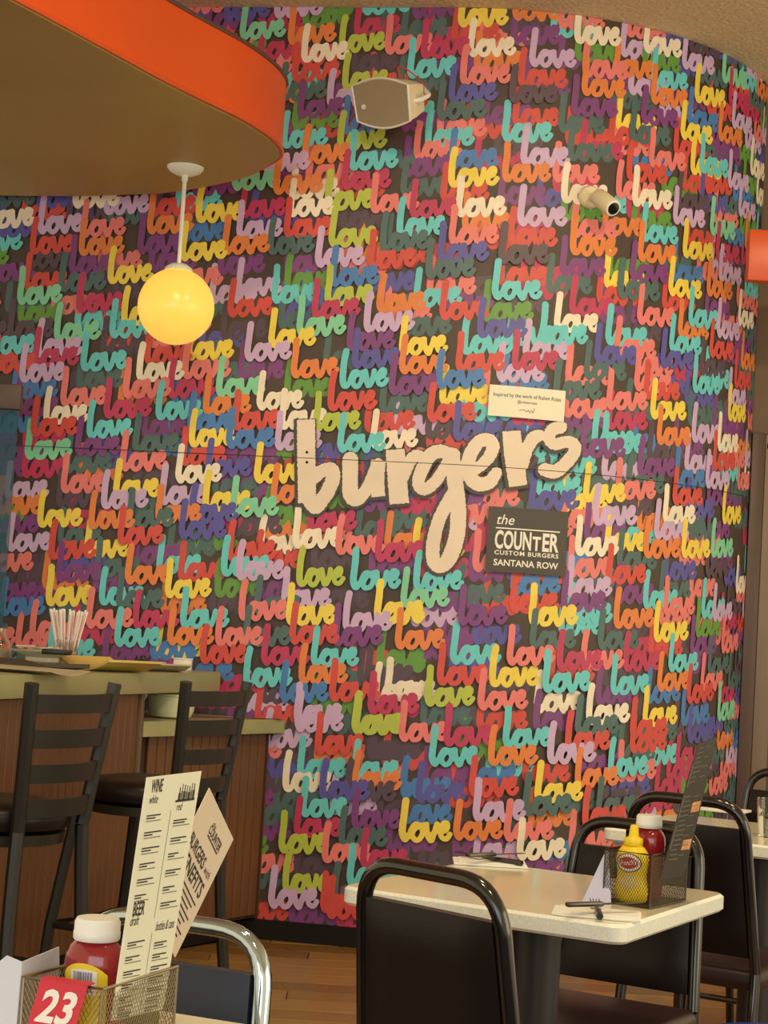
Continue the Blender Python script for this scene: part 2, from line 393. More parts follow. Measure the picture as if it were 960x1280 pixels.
WORDS = """515,25,u 501,49,g 526,76,M 572,35,Y 640,26,O 564,56,r 638,56,u 584,72,C 661,84,P 509,100,T 592,90,o 575,108,K 647,110,R 561,130,B 636,130,D
497,118,g 726,120,O 727,97,k 713,145,U 475,140,r 546,152,G 640,158,r 627,178,T 546,174,k 531,186,t 517,200,k 500,165,u 503,222,u 560,212,s 650,208,P 627,228,O 690,228,k
560,235,Y 697,166,g 709,201,G 724,198,M 701,254,C 500,247,g 512,275,M 550,254,r 622,256,u 569,272,C 646,283,P 577,290,o 561,308,K 634,309,R 547,330,B 622,331,D 532,350,G
622,358,r 614,376,T 533,371,k 516,385,t 549,401,R 602,403,n 596,423,B 470,392,o 501,421,g 499,446,Y 576,444,t 569,466,R 674,430,T 692,415,C 711,395,M 699,345,U 682,367,g
712,319,O 713,297,k 701,276,n 496,298,T 480,317,g 462,338,r 486,495,U 499,469,O 545,487,S 549,507,y 534,529,R 474,518,g 455,541,r 566,552,B 531,550,d 639,463,M 653,450,p
620,478,p 691,500,G 706,481,k 463,562,C 588,634,k 660,638,B 669,620,T 697,36,k 717,55,C 782,46,k 803,66,C 774,71,p 718,76,n 802,86,n 766,95,o 813,108,T 812,130,O 851,86,p
860,67,d 887,70,b 935,80,P 867,128,Y 901,103,I 909,132,M 944,120,O 800,155,U 769,163,y 786,178,G 858,158,s 849,174,Y 896,176,O 913,160,P 760,180,r 810,209,K 841,194,r 893,200,u
873,216,T 862,218,y 782,226,R 769,248,K 789,258,C 851,238,r 873,262,b 908,234,P 936,218,C 944,254,c 951,178,p 789,285,n 800,302,T 840,280,p 845,262,d 921,270,P 752,293,o
852,322,Y 886,294,I 893,325,M 929,312,O 796,327,O 786,352,U 754,360,y 771,374,G 838,352,s 834,370,Y 882,370,O 897,352,P 745,380,r 827,387,r 795,406,K 880,396,u 859,408,T
921,407,C 894,422,P 756,432,T 767,447,K 780,425,d 835,441,T 847,422,o 742,455,B 824,460,B 885,447,R 925,461,O 729,475,G 792,489,K 864,491,T 804,499,R 757,512,K 702,522,k
873,470,d 917,485,R 855,507,b 812,524,Y 909,507,P 909,526,Y 757,537,m 739,562,T 751,566,T 859,532,g 890,540,u 820,556,O 864,553,p 896,564,C 904,547,u 724,572,U 796,596,U
808,577,d 855,591,p 890,588,R 768,624,K 782,617,G 842,610,s 880,611,P 839,632,R 882,632,u 921,612,k 929,610,c 930,584,P 728,628,Y 766,645,d 740,657,P 827,655,C 816,675,P
855,648,b 901,655,Y 860,675,g 887,697,I 803,698,O 850,698,Y 755,690,y 718,695,C 729,678,u 708,722,k 757,730,R 770,713,g 829,726,b 880,722,d 707,747,P 700,768,u 766,786,O
768,755,u 803,762,t 823,750,g 816,803,Y 828,770,k 875,774,T 889,777,P 868,798,n 900,817,K 746,813,G 725,838,K 778,840,M 810,823,r 708,780,t 834,841,T 861,820,u 883,846,g
762,869,T 820,865,O 874,865,K 857,880,R 676,866,T 744,882,u 806,880,s 895,902,I 730,906,C 802,909,Y 850,908,s 722,925,g 800,930,g 858,930,b 786,925,R 918,742,C 517,739,T
501,760,I 570,755,g 636,767,R 637,744,s 572,782,U 660,783,Y 700,765,U 468,781,Y 494,812,O 661,812,G 590,806,b 632,832,K 562,831,T 470,842,n 546,857,R 611,859,Y 695,839,M
455,858,d 531,883,L 466,878,C 596,888,K 595,915,r 667,892,c 666,915,u 462,898,m 525,908,g 554,933,M 627,935,T 682,955,P 442,918,L 499,927,K 536,958,T 609,957,O 462,950,d
716,920,G 704,940,R 652,980,r 585,983,s 666,1004,Y 585,996,R 651,1020,G 716,985,O 742,1021,G 725,968,u 757,972,T 770,978,k 752,1010,d 786,942,R 770,955,g 590,1027,P 566,1050,O
628,1052,K 644,1075,C 710,1065,k 725,1035,R 565,1075,u 591,1078,p 635,1070,g 369,915,P 440,918,L 394,943,R 458,950,d 330,935,p 371,973,t 353,990,C 392,955,o 400,1000,B 431,1002,D
441,988,O 440,975,T 443,985,k 500,998,s 519,1004,B 527,985,u 376,1021,T 499,1052,Y 440,1036,U 424,1058,G 502,1030,s 368,1046,M 349,1066,L 403,1078,K 451,1085,M 367,1095,d 354,1115,L
434,1108,T 415,1130,G 452,1095,m 401,1140,R 336,1135,P 408,1148,R 366,686,C 322,694,c 284,702,R 277,721,T 296,726,P 420,694,K 469,703,M 388,712,d 318,712,r 371,734,L 438,738,T
268,747,n 322,750,u 299,776,K 318,770,G 352,762,P 398,762,d 358,782,Y 468,777,Y 362,806,R 429,790,P 270,808,K 304,808,G 416,808,U 327,832,M 389,834,T 251,830,R 305,859,T
374,855,O 471,836,n 446,855,d 412,877,R 350,878,S 232,853,s 480,876,C 460,893,M 388,895,n 368,905,P 325,880,d 318,905,r 8,690,P 61,700,R 72,683,g 105,698,y 148,682,R 157,731,O
165,706,u 195,718,t 208,697,g 207,748,Y 222,727,r 70,728,U 52,738,o 57,758,Y 118,722,g 124,757,T 145,762,G 108,786,K 167,786,M 200,768,o 226,786,T 144,809,T 210,807,O 37,800,k
90,806,m 128,828,u 60,824,t 187,825,s 193,822,y 0,770,s -10,752,u -15,715,k 25,479,P 76,509,K 95,487,g 55,531,C 130,524,M 154,499,K 210,499,M 171,478,C 109,549,T 195,526,T
15,500,s 18,521,u 39,547,R 176,547,u 94,571,U 166,568,G 31,575,I 150,590,K 80,592,g 27,598,m 226,583,R 237,560,Y 233,540,s 220,605,C 76,617,K 142,624,Y 127,637,P 168,612,d
70,635,d 199,632,P 195,655,O 5,625,P -5,645,O 47,660,Y 112,662,O 159,661,G 237,655,B 224,675,B -8,668,u 232,451,Y 306,453,P 228,475,K 297,476,u 364,474,O 425,487,T 270,498,I
254,520,O 321,514,C 355,498,n 410,515,R 291,539,R 235,542,S 392,540,L 349,538,C 283,562,S 344,564,P 257,598,B 288,583,u 422,567,T 318,605,Y 339,630,O 265,622,g 288,647,I
254,640,Y 330,657,n 385,665,M 289,670,d 443,675,g -15,287,C 47,294,P 91,262,C 130,270,p 187,272,R 101,298,K 184,294,O 99,321,O 38,319,R 87,344,U 172,319,U 35,337,d 135,356,Y
74,366,G 30,364,R 96,392,M 22,382,I 22,405,n 9,425,d 68,428,I 137,424,T 152,408,Y 125,445,d 45,448,P 41,460,M -12,444,T -10,468,R 101,465,T 181,457,R 225,328,Y 245,280,Y
300,274,m 360,273,C 406,265,L 411,311,L 463,268,K 296,300,P 355,299,R 425,288,d 278,320,O 335,320,G 394,336,P 475,316,G 460,338,R 355,343,u 272,344,u 294,371,P 339,380,T
355,365,n 412,360,S 406,384,L 472,391,O 284,397,R 371,422,I 390,400,M 455,417,P 336,436,Y 434,440,U 347,412,g 275,425,d 440,462,B 280,28,b 343,25,P 300,52,I 378,36,n 360,58,O
364,84,r 322,77,m 377,80,C 442,46,M 452,20,T 424,68,L 481,70,K 428,115,L 365,105,R 438,92,d 350,128,G 409,137,P 372,150,U 365,165,n 352,187,T 422,190,L 428,170,S 328,217,P
378,207,O 436,215,T 290,240,I 342,245,O 362,250,c 427,240,M 454,630,s 480,690,o 515,700,y 560,655,k 575,690,m 440,640,u 455,600,b 590,715,k 640,720,m 545,640,u 700,640,y 700,660,k"""
top = []
for t in WORDS.split():
    x, y, k = t.split(','); u, z = wall_uz(float(x), float(y))
    top.append((2 if k.isupper() else 1, u, z, k.lower()))
top.sort(key=lambda a: (a[0], -a[2]))
words = []
rows = int((ZC+0.2)/0.0645)
for r in range(rows):                           # dim words showing in the gaps of the ground
    for c in range(22):
        u = UMIN+0.1+c*0.205+(r*0.37 % 1)*0.2+random.uniform(-.02, .02); z = 0.07+r*0.0645
        if any(abs(u-b[1]) < 0.10 and abs(z-b[2]) < 0.032 for b in top) or random.random() < 0.08: continue
        words.append((0, u, z, random.choice('ddgguumrkpotgubsnmrk')))
words += top
def lay(a, done):
    m = -1
    for b in done:
        du = a[1]-b[1]; dz = a[2]-b[2]
        if abs(du) < 0.205 and abs(dz) < 0.165:
            # overlap of the tall l of one with the body of the other, or bodies
            if abs(dz) < 0.09 or (dz < 0 and -0.02 < du) or (dz > 0 and du < 0.02): m = max(m, b[4])
    return m+1
keys = sorted(PAL); MW = MB(); done = []; buck = {}
for wd in words:
    kx = int(wd[1]//0.21); kz = int(wd[2]//0.17)
    near = [b for i in (-1, 0, 1) for j in (-1, 0, 1) for b in buck.get((kx+i, kz+j), ())]
    if wd[0] == 0 and wd[1] > UEND: continue
    L = lay(wd, near); e = (*wd, L); buck.setdefault((kx, kz), []).append(e); done.append(e)
maxL = max(e[4] for e in done)
for pr, u, z, k, L in done:
    off = 0.0006 + 0.00012*L; sc_ = random.uniform(0.97, 1.04)*PX; ca, sa = math.cos(0.02), math.sin(0.02)
    mi = keys.index(k)
    gv, gf = GLYPHS[random.randrange(3)]
    MW.add([wall_pt(min(u+(x*ca-y*sa)*sc_, UEND-0.012), min(max(z+(x*sa+y*ca)*sc_, 0.02), ZC-0.001), off) for x, y in gv], gf, mi)
MW.build('mural_lettering', ['mural_'+k for k in keys], wall, smooth=False, kind='stuff', label='overlapping brush-lettered words in many colours')
OFF = 0.0006+0.00012*(maxL+3)

# big slogan: dark printed outline under, cream strokes over
def crop_uz(x, y): return wall_uz(360+x/2.526, 510+y/2.526)
SLOGAN = [([(60, 40), (61, 120), (62, 200), (64, 300)], [54, 54, 54, 54]), ([(64, 285), (78, 305), (92, 312), (112, 290), (136, 250), (146, 215), (138, 196), (112, 200), (86, 222)], [36, 40, 44, 42, 42, 42, 42, 38, 34]),
    ([(200, 165), (199, 215), (200, 268), (212, 288), (232, 282), (255, 250), (276, 200), (286, 180)], [46, 46, 46, 44, 38, 34, 34, 36]), ([(288, 168), (284, 225), (288, 280)], [44, 42, 40]),
    ([(341, 134), (346, 200), (354, 302)], [56, 58, 58]), ([(364, 220), (388, 170), (404, 154), (420, 150)], [36, 34, 36, 26]),
    ([(512, 152), (484, 138), (450, 152), (424, 200), (414, 240), (432, 258), (462, 240), (490, 200), (512, 160)], [38, 40, 40, 38, 36, 36, 34, 32, 34]),
    ([(520, 150), (524, 200), (530, 250), (538, 320), (534, 400), (514, 466), (486, 500), (462, 484), (460, 430), (476, 360), (504, 300), (522, 270)], [44, 44, 46, 46, 46, 46, 40, 40, 40, 38, 36, 36]),
    ([(592, 196), (628, 164), (646, 124), (630, 102), (598, 112), (572, 160), (570, 208), (596, 240), (634, 236), (656, 206)], [30, 34, 38, 38, 38, 40, 42, 42, 40, 32]),
    ([(704, 76), (710, 150), (724, 246)], [54, 56, 54]), ([(736, 180), (752, 130), (772, 96), (792, 88)], [36, 36, 38, 32]),
    ([(856, 62), (828, 72), (820, 98), (838, 116), (872, 108), (896, 116), (898, 142), (868, 180), (838, 202), (806, 196)], [36, 34, 34, 34, 34, 36, 36, 38, 40, 38])]
for nm, m_, grow, dx, dy, off in (('slogan_outline', 'print_black', 8.5, -3, 4, OFF), ('slogan_lettering', 'slogan_cream', 1.6, 0, 0, OFF+0.0004)):
    st = [sm_stroke([(x+dx, y+dy) for x, y in pts], ws, 4) for pts, ws in SLOGAN]
    gv, gf = sdf_mesh(st, 2.5, grow=grow, noise=1.7, seed=5, flat=(0, 3, 4, 9))
    MB().add([wall_pt(*crop_uz(x, y), off) for x, y in gv], [f[::-1] for f in gf]).build(nm, m_, wall, smooth=False, label='large cream brush lettering reading burgers' if 'lett' in nm else None)
# wall-mapped frame for printed squares: origin photo point, metres along wall
def wall_fn(x, y, off, tilt=0.0):
    u0, z0 = wall_uz(x, y); c, s = math.cos(tilt), math.sin(tilt)
    return lambda a, b, o=0.0: wall_pt(u0+a*c-b*s, z0+a*s+b*c, off+o)
def sheet(mb, fn, w_, h_, t, n=10, mi=0):
    """thin slab of size w x h centred on fn's origin following the wall"""
    for i in range(n):
        x0 = -w_/2+w_*i/n; x1 = -w_/2+w_*(i+1)/n
        vs = [fn(x0, -h_/2, 0), fn(x1, -h_/2, 0), fn(x1, h_/2, 0), fn(x0, h_/2, 0), fn(x0, -h_/2, t), fn(x1, -h_/2, t), fn(x1, h_/2, t), fn(x0, h_/2, t)]
        fs = [(4, 5, 6, 7), (0, 1, 5, 4), (2, 3, 7, 6)]
        if i == 0: fs.append((3, 0, 4, 7))
        if i == n-1: fs.append((1, 2, 6, 5))
        mb.add(vs, fs, mi)
fn = wall_fn(658, 677, OFF+0.0002, -0.005)
mb = MB(); sheet(mb, fn, 0.325, 0.262, 0.0006)
logo = mb.build('logo_square', 'print_black', wall, smooth=False, label='dark printed square with restaurant name')
tb = MB(); f2 = lambda a, b: fn(a, b, 0.0011)
put_text(tb, 'the', f2, -0.092, 0.062, 0.058, 0.004, 0.95, shear=0.25)
for i in range(8): tb.add([f2(-0.13+0.26*i/8, 0.044), f2(-0.13+0.26*(i+1)/8, 0.044), f2(-0.13+0.26*(i+1)/8, 0.049), f2(-0.13+0.26*i/8, 0.049)], [(0, 1, 2, 3)])
put_text(tb, 'COUN', f2, -0.058, -0.034, 0.100, 0.030, 1.0, width=0.146)
put_text(tb, 'T', f2, 0.037, -0.034, 0.078, 0.030, 1.0, width=0.034)
put_text(tb, 'ER', f2, 0.095, -0.034, 0.100, 0.030, 1.0, width=0.068)
put_text(tb, 'CUSTOM BURGERS', f2, 0, -0.060, 0.024, 0.022, 1.0, width=0.26, spacing=1.15)
put_text(tb, 'SANTANA ROW', f2, 0.0, -0.104, 0.036, 0.020, 1.0, width=0.262)
tb.build('logo_text', 'print_white', wall, smooth=False, label='white lettering of the restaurant name')
# panel seam line across the mural
sb = MB()
zs = wall_uz(600, 583)[1]
su = [UMIN+0.05*i for i in range(int((UEND-UMIN)/0.05)+1)]
for a, b in zip(su[:-1], su[1:]):
    sb.add([wall_pt(a, zs-0.0013, OFF+0.001), wall_pt(b, zs-0.0013, OFF+0.001), wall_pt(b, zs+0.0013, OFF+0.001), wall_pt(a, zs+0.0013, OFF+0.001)], [(0, 1, 2, 3)])
sb.build('panel_seam', 'seam', wall, smooth=False)
sb = MB()
for y_ in (566, 578.5):
    f3 = wall_fn(385, y_, OFF+0.001); sb.add([f3(0.006*math.cos(2*PI*i/10), 0.006*math.sin(2*PI*i/10)) for i in range(10)], [tuple(range(10))])
sb.build('panel_screw', 'seam', wall, smooth=False)
# baseboard
mb = MB(); vs = []; fs = []
for u in us: vs += [wall_pt(u, 0, 0.016), wall_pt(u, 0.085, 0.016), wall_pt(u, 0.085, 0.0)]
for i in range(len(us)-1):
    fs += [(3*i, 3*i+3, 3*i+4, 3*i+1), (3*i+1, 3*i+4, 3*i+5, 3*i+2)]
mb.add(vs, fs).build('baseboard_back', 'base_black', kind='structure', label='black baseboard along the curved wall')

# ------------------------------------------------------------------ floor, ceiling, bulkhead
floor = MB().box((0.5, 3.0, -0.02), (9, 13, 0.03)).build('floor', 'subfloor', smooth=False, kind='structure', label='wood plank floor')
PW, PL = 0.15, 1.22
pm = [MB().rbox((0, 0, 0), (PL-0.003, PW-0.003, 0.012), 0.0015, 1).mesh('plank', 'plank_'+k, False) for k in 'abc']
prot = math.radians(-4)
for r in range(34):
    for c in range(4):
        o = link('plank', random.choice(pm), floor)
        x = -1.6+c*PL+(r*0.41 % 1)*0.9; y = 2.55+r*PW
        o.location = (x, y, 0.001); 
mbc = MB().box((0.5, 3.0, ZC+0.04), (9, 13, 0.08)).build('ceiling', 'ceiling_texture', smooth=False, kind='structure', label='brown textured ceiling')
ZS, ZT = 3.0, 3.28
rim = [(12, 0), (50, 20), (100, 47), (150, 74), (200, 101), (250, 126), (300, 150), (335, 172), (349, 186), (352, 193), (350, 200), (330, 212), (300, 225), (250, 236), (200, 243), (100, 246), (0, 245)]
pr = [at_z(x, y, ZS) for x, y in rim]
pr = [(p.x, p.y) for p in pr]
d0 = Vector(pr[0])-Vector(pr[2]); d0.normalize(); st = Vector(pr[0])+d0*2.2
pr = [tuple(st)] + pr + [(pr[-1][0]-1.8, pr[-1][1]+0.25), (st.x-2.2, st.y+0.5)]
sm = pr[:2] + smooth2d(pr[2:16], 3) + pr[16:]
pr = sm
bulk = thing('ceiling_bulkhead', 'rounded red bulkhead with grey underside hanging over the bar', 'bulkhead'); del bulk['category']; bulk['kind'] = 'structure'
MB().prism(pr, lambda x, y, h: (x, y, h), ZS+0.006, ZT).build('fascia', 'soffit_red', bulk, angle=30)
def inset(poly, d):
    cx = sum(p[0] for p in poly)/len(poly); cy = sum(p[1] for p in poly)/len(poly); out = []
    for x, y in poly:
        l = math.hypot(x-cx, y-cy); out.append((x-(x-cx)/l*d, y-(y-cy)/l*d))
    return out
MB().prism(inset(pr, 0.012), lambda x, y, h: (x, y, h), ZS, ZS+0.02).build('underside', 'soffit_grey', bulk, smooth=False)
MB().tube([(x, y, ZS+0.012) for x, y in pr], 0.008, 6, closed=True).build('edge_bead', 'soffit_red', bulk)
MB().tube([(x, y, ZT-0.006) for x, y in pr], 0.008, 6, closed=True).build('edge_bead', 'dark_trim', bulk)
# right-hand end: brown wall over a metal door, dark trim, red fascia
XE = wall_pt(UEND, 0)[0]; YE = wall_pt(UEND, 0)[1]
MB().box((XE+0.6, YE+0.06, (2.26+ZC)/2), (1.2, 0.1, ZC-2.26)).build('wall_right', 'brown_wall', smooth=False, kind='structure', label='plain brown wall above the metal door')
MB().rbox((XE+0.03, YE+0.02, 1.13), (0.06, 0.08, 2.26), 0.004).build('trim_1', 'dark_trim', kind='structure', label='dark brown upright trim at the end of the mural')
dr_ = thing('door_1', 'metal framed steel door beside the mural', 'door'); del dr_['category']; dr_['kind'] = 'structure'
MB().rbox((XE+0.096, YE+0.03, 1.11), (0.07, 0.10, 2.22), 0.006).build('frame_post', 'door_metal', dr_)
MB().rbox((XE+0.60, YE+0.03, 2.22), (1.08, 0.10, 0.07), 0.006).build('frame_head', 'door_metal', dr_)
MB().rbox((XE+0.57, YE+0.07, 1.09), (0.88, 0.045, 2.17), 0.004).build('door_leaf', 'steel', dr_)
MB().tube([(XE+0.20, YE+0.02, 0.95), (XE+0.20, YE-0.03, 0.95), (XE+0.20, YE-0.03, 1.25), (XE+0.20, YE+0.02, 1.25)], 0.01).build('door_handle', 'chrome', dr_)
p = at_y(938, 286, 7.1); q = at_y(934, 350, 7.1)
MB().rbox(((p.x+q.x)/2+0.5, 7.13, (p.z+q.z)/2), (1.0, 0.06, p.z-q.z), 0.006).build('trim_2', 'soffit_red', kind='structure', label='red fascia block at the right edge of the mural')
# left-hand tinted glass
win = thing('window_1', 'teal tinted glass pane with dark frame at the left edge', 'window'); del win['category']; win['kind'] = 'structure'
p = at_y(22, 512, 6.95); q = at_y(8, 826, 6.95)
MB().box((p.x-0.4, 6.97, (p.z+1.0)/2), (0.8, 0.012, p.z-1.0)).build('pane', 'teal_glass', win, smooth=False)
MB().rbox((p.x-0.4, 6.97, p.z+0.05), (0.82, 0.05, 0.10), 0.004).build('frame_head', 'dark_trim', win)

# ------------------------------------------------------------------ pendant lamp
pc = at_z(232, 209, ZS)
lamp = thing('pendant_lamp', 'glowing yellow glass globe pendant hanging under the red bulkhead', 'lamp', (pc.x, pc.y, 0))
gz = at_y(216, 383, pc.y).z; gr = 0.146
MB().lathe([(0.0, -0.034), (0.035, -0.030), (0.06, -0.018), (0.070, -0.006), (0.071, 0.0)], 32, (0, 0, ZS)).build('canopy', 'white_paint', lamp)
MB().lathe([(0.012, -0.055), (0.012, -0.03)], 12, (0, 0, ZS)).build('swivel', 'white_paint', lamp)
MB().tube([(0, 0, gz+gr), (0, 0, ZS-0.04)], 0.008, 10).build('rod', 'white_paint', lamp)
MB().lathe([(0.0, 0.02), (0.03, 0.018), (0.05, 0.004), (0.055, -0.008)], 24, (0, 0, gz+gr)).build('globe_cap', 'white_paint', lamp)
MB().lathe([(gr*math.sin(PI*i/24), -gr*math.cos(PI*i/24)) for i in range(25)], 40, (0, 0, gz)).build('globe', 'globe_glass', lamp)
ld = bpy.data.lights.new('pendant_bulb', 'POINT'); ld.energy = 9; ld.color = (1.0, 0.72, 0.32); ld.shadow_soft_size = gr
# ------------------------------------------------------------------ wall speaker
sp = at_y(478, 129, 6.86)
spk = thing('wall_speaker', 'cream wall-mounted loudspeaker with barrel-shaped grille', 'speaker', sp)
spk.scale = (1.06, 1.06, 1.06); spk.rotation_euler = (math.radians(24), math.radians(6), math.radians(-34))
def barrel(w0, w1, h, bul, n=10):
    top_ = [(-w0+(w1+w0)*i/n, h+bul*math.sin(PI*i/n)) for i in range(n+1)]
    bot_ = [(w1*0.98-(w1+w0*0.9)*i/n, -h-bul*math.sin(PI*i/n)) for i in range(n+1)]
    return (bot_ + top_)[::-1]
bo = barrel(0.132, 0.122, 0.066, 0.026)[::-1]
def spf(k): return lambda x, y, h: (x*k(h), h, y*k(h))
kk = lambda h: 1-0.28*max(0, h-0.02)/0.13
sb = MB(); n_ = len(bo)
for ya, yb in ((0.0, 0.06), (0.06, 0.15)):
    sb.add([(x*kk(ya), ya, y*kk(ya)) for x, y in bo]+[(x*kk(yb), yb, y*kk(yb)) for x, y in bo], [(i, (i+1) % n_, n_+(i+1) % n_, n_+i) for i in range(n_)])
sb.add([(x*kk(.15), .15, y*kk(.15)) for x, y in bo], [tuple(range(n_))])
sb.build('cabinet', 'speaker_shell', spk, angle=30)
MB().tube([(x, -0.001, y) for x, y in bo], 0.0045, 6, closed=True).build('rim', 'white_paint', spk)
MB().prism([(x*0.985, y*0.985) for x, y in bo], lambda x, y, h: (x, h, y), -0.003, 0.004).build('grille', 'speaker_grille', spk, smooth=False)
MB().tube([(-0.085, -0.0035, -0.012), (-0.085, -0.007, -0.012)], 0.0095, 16).build('badge', 'white_paint', spk)
MB().tube(fillet([(0.09, 0.05, 0.0), (0.128, 0.06, 0.0), (0.128, 0.13, 0.01), (0.05, 0.20, 0.03)], 0.02), 0.009, 8).build('bracket', 'white_paint', spk)
MB().tube(smooth2d3 if False else fillet([(0.02, 0.12, 0.05), (0.0, 0.11, 0.13), (0.05, 0.13, 0.10), (0.07, 0.2, 0.03)], 0.03), 0.003, 6).build('cable', 'wire_red', spk)
# ------------------------------------------------------------------ security camera
u0, z0 = wall_uz(736, 247); base = Vector(wall_pt(u0, z0, 0.004)); nrm = Vector(wall_pt(u0, z0, 1.0))-Vector(wall_pt(u0, z0, 0)); nrm.normalize()
cam_t = thing('security_camera', 'small cream bullet security camera mounted on the mural', 'camera', base)
tip = at_y(766, 260, base.y-0.17)-base
ax = (tip-(nrm*0.06)).normalized()
def axis_lathe(mb, o, a, prof, n=24):
    a = a.normalized(); e1 = a.cross(Vector((0, 0, 1))).normalized(); e2 = a.cross(e1)
    vs = []; fs = []
    for r, h in prof:
        for k in range(n):
            t = 2*PI*k/n; vs.append(o+a*h+(e1*math.cos(t)+e2*math.sin(t))*r)
    for i in range(len(prof)-1):
        for k in range(n): l = (k+1) % n; fs.append((i*n+k, i*n+l, (i+1)*n+l, (i+1)*n+k))
    fs.append(tuple(range(n-1, -1, -1))); fs.append(tuple((len(prof)-1)*n+k for k in range(n)))
    return mb.add(vs, fs)
axis_lathe(MB(), Vector((0, 0, 0)), nrm, [(0.048, 0), (0.048, 0.012), (0.040, 0.022)]).build('mount_plate', 'speaker_shell', cam_t)
axis_lathe(MB(), nrm*0.02, (tip*0.4-nrm*0.02), [(0.016, 0), (0.016, 0.05)], 14).build('swivel_arm', 'speaker_shell', cam_t)
ct = tip-ax*0.135
axis_lathe(MB(), ct, ax, [(0.026, 0), (0.034, 0.012), (0.036, 0.05), (0.036, 0.13), (0.033, 0.135)]).build('body', 'speaker_shell', cam_t)
lr = MB(); axis_lathe(lr, ct, ax, [(0.030, 0.1345), (0.033, 0.139), (0.029, 0.141)]); lr.build('lens_ring', 'white_paint', cam_t)
axis_lathe(MB(), ct, ax, [(0.025, 0.139), (0.025, 0.1425), (0.015, 0.1430)]).build('lens', 'lens_glass', cam_t)
# ------------------------------------------------------------------ credit placard
fn = wall_fn(657.5, 504.5, OFF+0.001, -0.012)
plc = thing('wall_placard', 'small cream credit placard fixed to the mural above the slogan', 'sign', fn(0, 0))
def rel(fn, o): return lambda a, b, h=0.0: tuple(Vector(fn(a, b, h))-o)
o_ = Vector(fn(0, 0)); fr = rel(fn, o_)
mb = MB(); sheet(mb, fr, 0.308, 0.126, 0.005); mb.build('board', 'menu_cream', plc, smooth=False)
tb = MB(); f2 = lambda a, b: fr(a, b, 0.0056)
put_text(tb, 'Inspired by the work of Ruben Rojas', f2, 0.0, 0.018, 0.022, 0.004, width=0.272)
put_text(tb, '@rubenrojas', f2, 0.0, -0.004, 0.016, 0.002, width=0.078)
for pl in stroke2d(smooth2d([(-0.03, -0.034), (-0.01, -0.030), (0.0, -0.038), (0.006, -0.028), (0.012, -0.040), (0.02, -0.030), (0.026, -0.040), (0.03, -0.022)], 3), 0.002, 3):
    tb.add([f2(*q_) for q_ in pl], [tuple(range(len(pl)))])
tb.build('credit_text', 'ink', plc, smooth=False)

# ------------------------------------------------------------------ bar counter
ZB = 1.07; TB = 0.076
F1 = at_z(0, 843.5, ZB); F2 = at_z(276, 840, ZB)
F1 = Vector((F1.x, F1.y)); F2 = Vector((F2.x, F2.y)); bd = (F2-F1).normalized(); bn = Vector((-bd.y, bd.x))   # bn points behind the bar
P0 = F1-bd*1.6; blen = (F2-P0).length; brot = math.atan2(bd.y, bd.x)
bar = thing('bar_counter', 'tall bar counter with thick grey stone top and wood panelled front', 'bar counter', (P0.x, P0.y, 0), brot)
# local frame: x along the bar towards the wall, y behind the bar
BW = 0.72
MB().rbox((blen/2, BW/2, ZB-TB/2), (blen, BW, TB), 0.004).build('worktop', 'bar_stone', bar)
# body ends where the photo shows the upright trim
rec = 0.04
def body_end():
    n3 = Vector((bn.x, bn.y, 0)); p0 = Vector((P0.x, P0.y, 0))+n3*rec
    h = at_plane(175, 890, p0, n3); return (Vector((h.x, h.y))-P0).dot(bd)
BE = body_end()
MB().box((BE/2, rec+0.02+0.2, (ZB-TB)/2+0.05), (BE-0.03, 0.38, ZB-TB-0.1)).build('carcass', 'bead_gap', bar, smooth=False)
MB().box((BE/2, rec+0.06, 0.06), (BE-0.03, 0.08, 0.12)).build('plinth', 'base_black', bar, smooth=False)
bw = 0.052
bmh = MB().rbox((0, 0, 0), (bw-0.004, 0.014, ZB-TB-0.125), 0.003, 1).mesh('bead_board', 'bead_wood', False)
nb = int((BE-0.03)/bw)
for i in range(nb):
    o = link('bead_board', bmh, bar); o.location = (BE-0.03-bw*(i+0.5), rec, (ZB-TB)/2+0.06)
MB().rbox((BE-0.012, rec-0.002, (ZB-TB)/2), (0.024, 0.03, ZB-TB), 0.003).build('corner_trim', 'brown_wall', bar)
MB().prism([(BE+0.0, ZB-TB), (BE+0.0, 0.90), (BE+0.03, 0.90), (BE+0.36, ZB-TB)][::-1], lambda x, z, h: (x, rec+0.34+h, z), 0.0, 0.03).build('bracket', 'dark_under', bar, smooth=False)
# lower counter beyond it, running to the wall
ZL = 0.89; TL = 0.056
R1 = at_z(361, 899, ZL); R1 = Vector((R1.x, R1.y)); bend = P0+bd*(BE+0.012)
L1 = at_z(180, 902, ZL); L1 = Vector((L1.x, L1.y))
s_ = (bend-L1).dot(bd)
if s_ > 0: L1 = L1+(R1-L1).normalized()*(s_+0.01)/((R1-L1).normalized().dot(bd))
ld_ = (R1-L1).normalized(); ln = Vector((-ld_.y, ld_.x))
def wall_y(x): return WC.y-WR*math.cos(WA)+math.tan(WA)*(WC.x-WR*math.sin(WA)-x)
low = thing('low_counter', 'lower grey topped counter section with wood panels next to the mural', 'counter', (L1.x, L1.y, 0))
B1 = L1+bn*0.55
def lw(x, y): return (x-L1.x, y-L1.y)
def low_poly(ins):
    a = L1+ln*ins+ld_*ins*0.6; b = R1+ln*ins-ld_*ins*0.6
    return [lw(*a), lw(*b), lw(b.x-0.015, wall_y(b.x-0.015)-0.022), lw(B1.x, wall_y(B1.x)-0.022), lw(*B1)]
pz = lambda x, y, h: (x, y, h)
MB().prism(low_poly(0.0), pz, ZL-TL, ZL).build('worktop', 'bar_stone', low, smooth=False)
MB().prism(low_poly(0.055), pz, 0.09, ZL-TL).build('carcass', 'bead_gap', low, smooth=False)
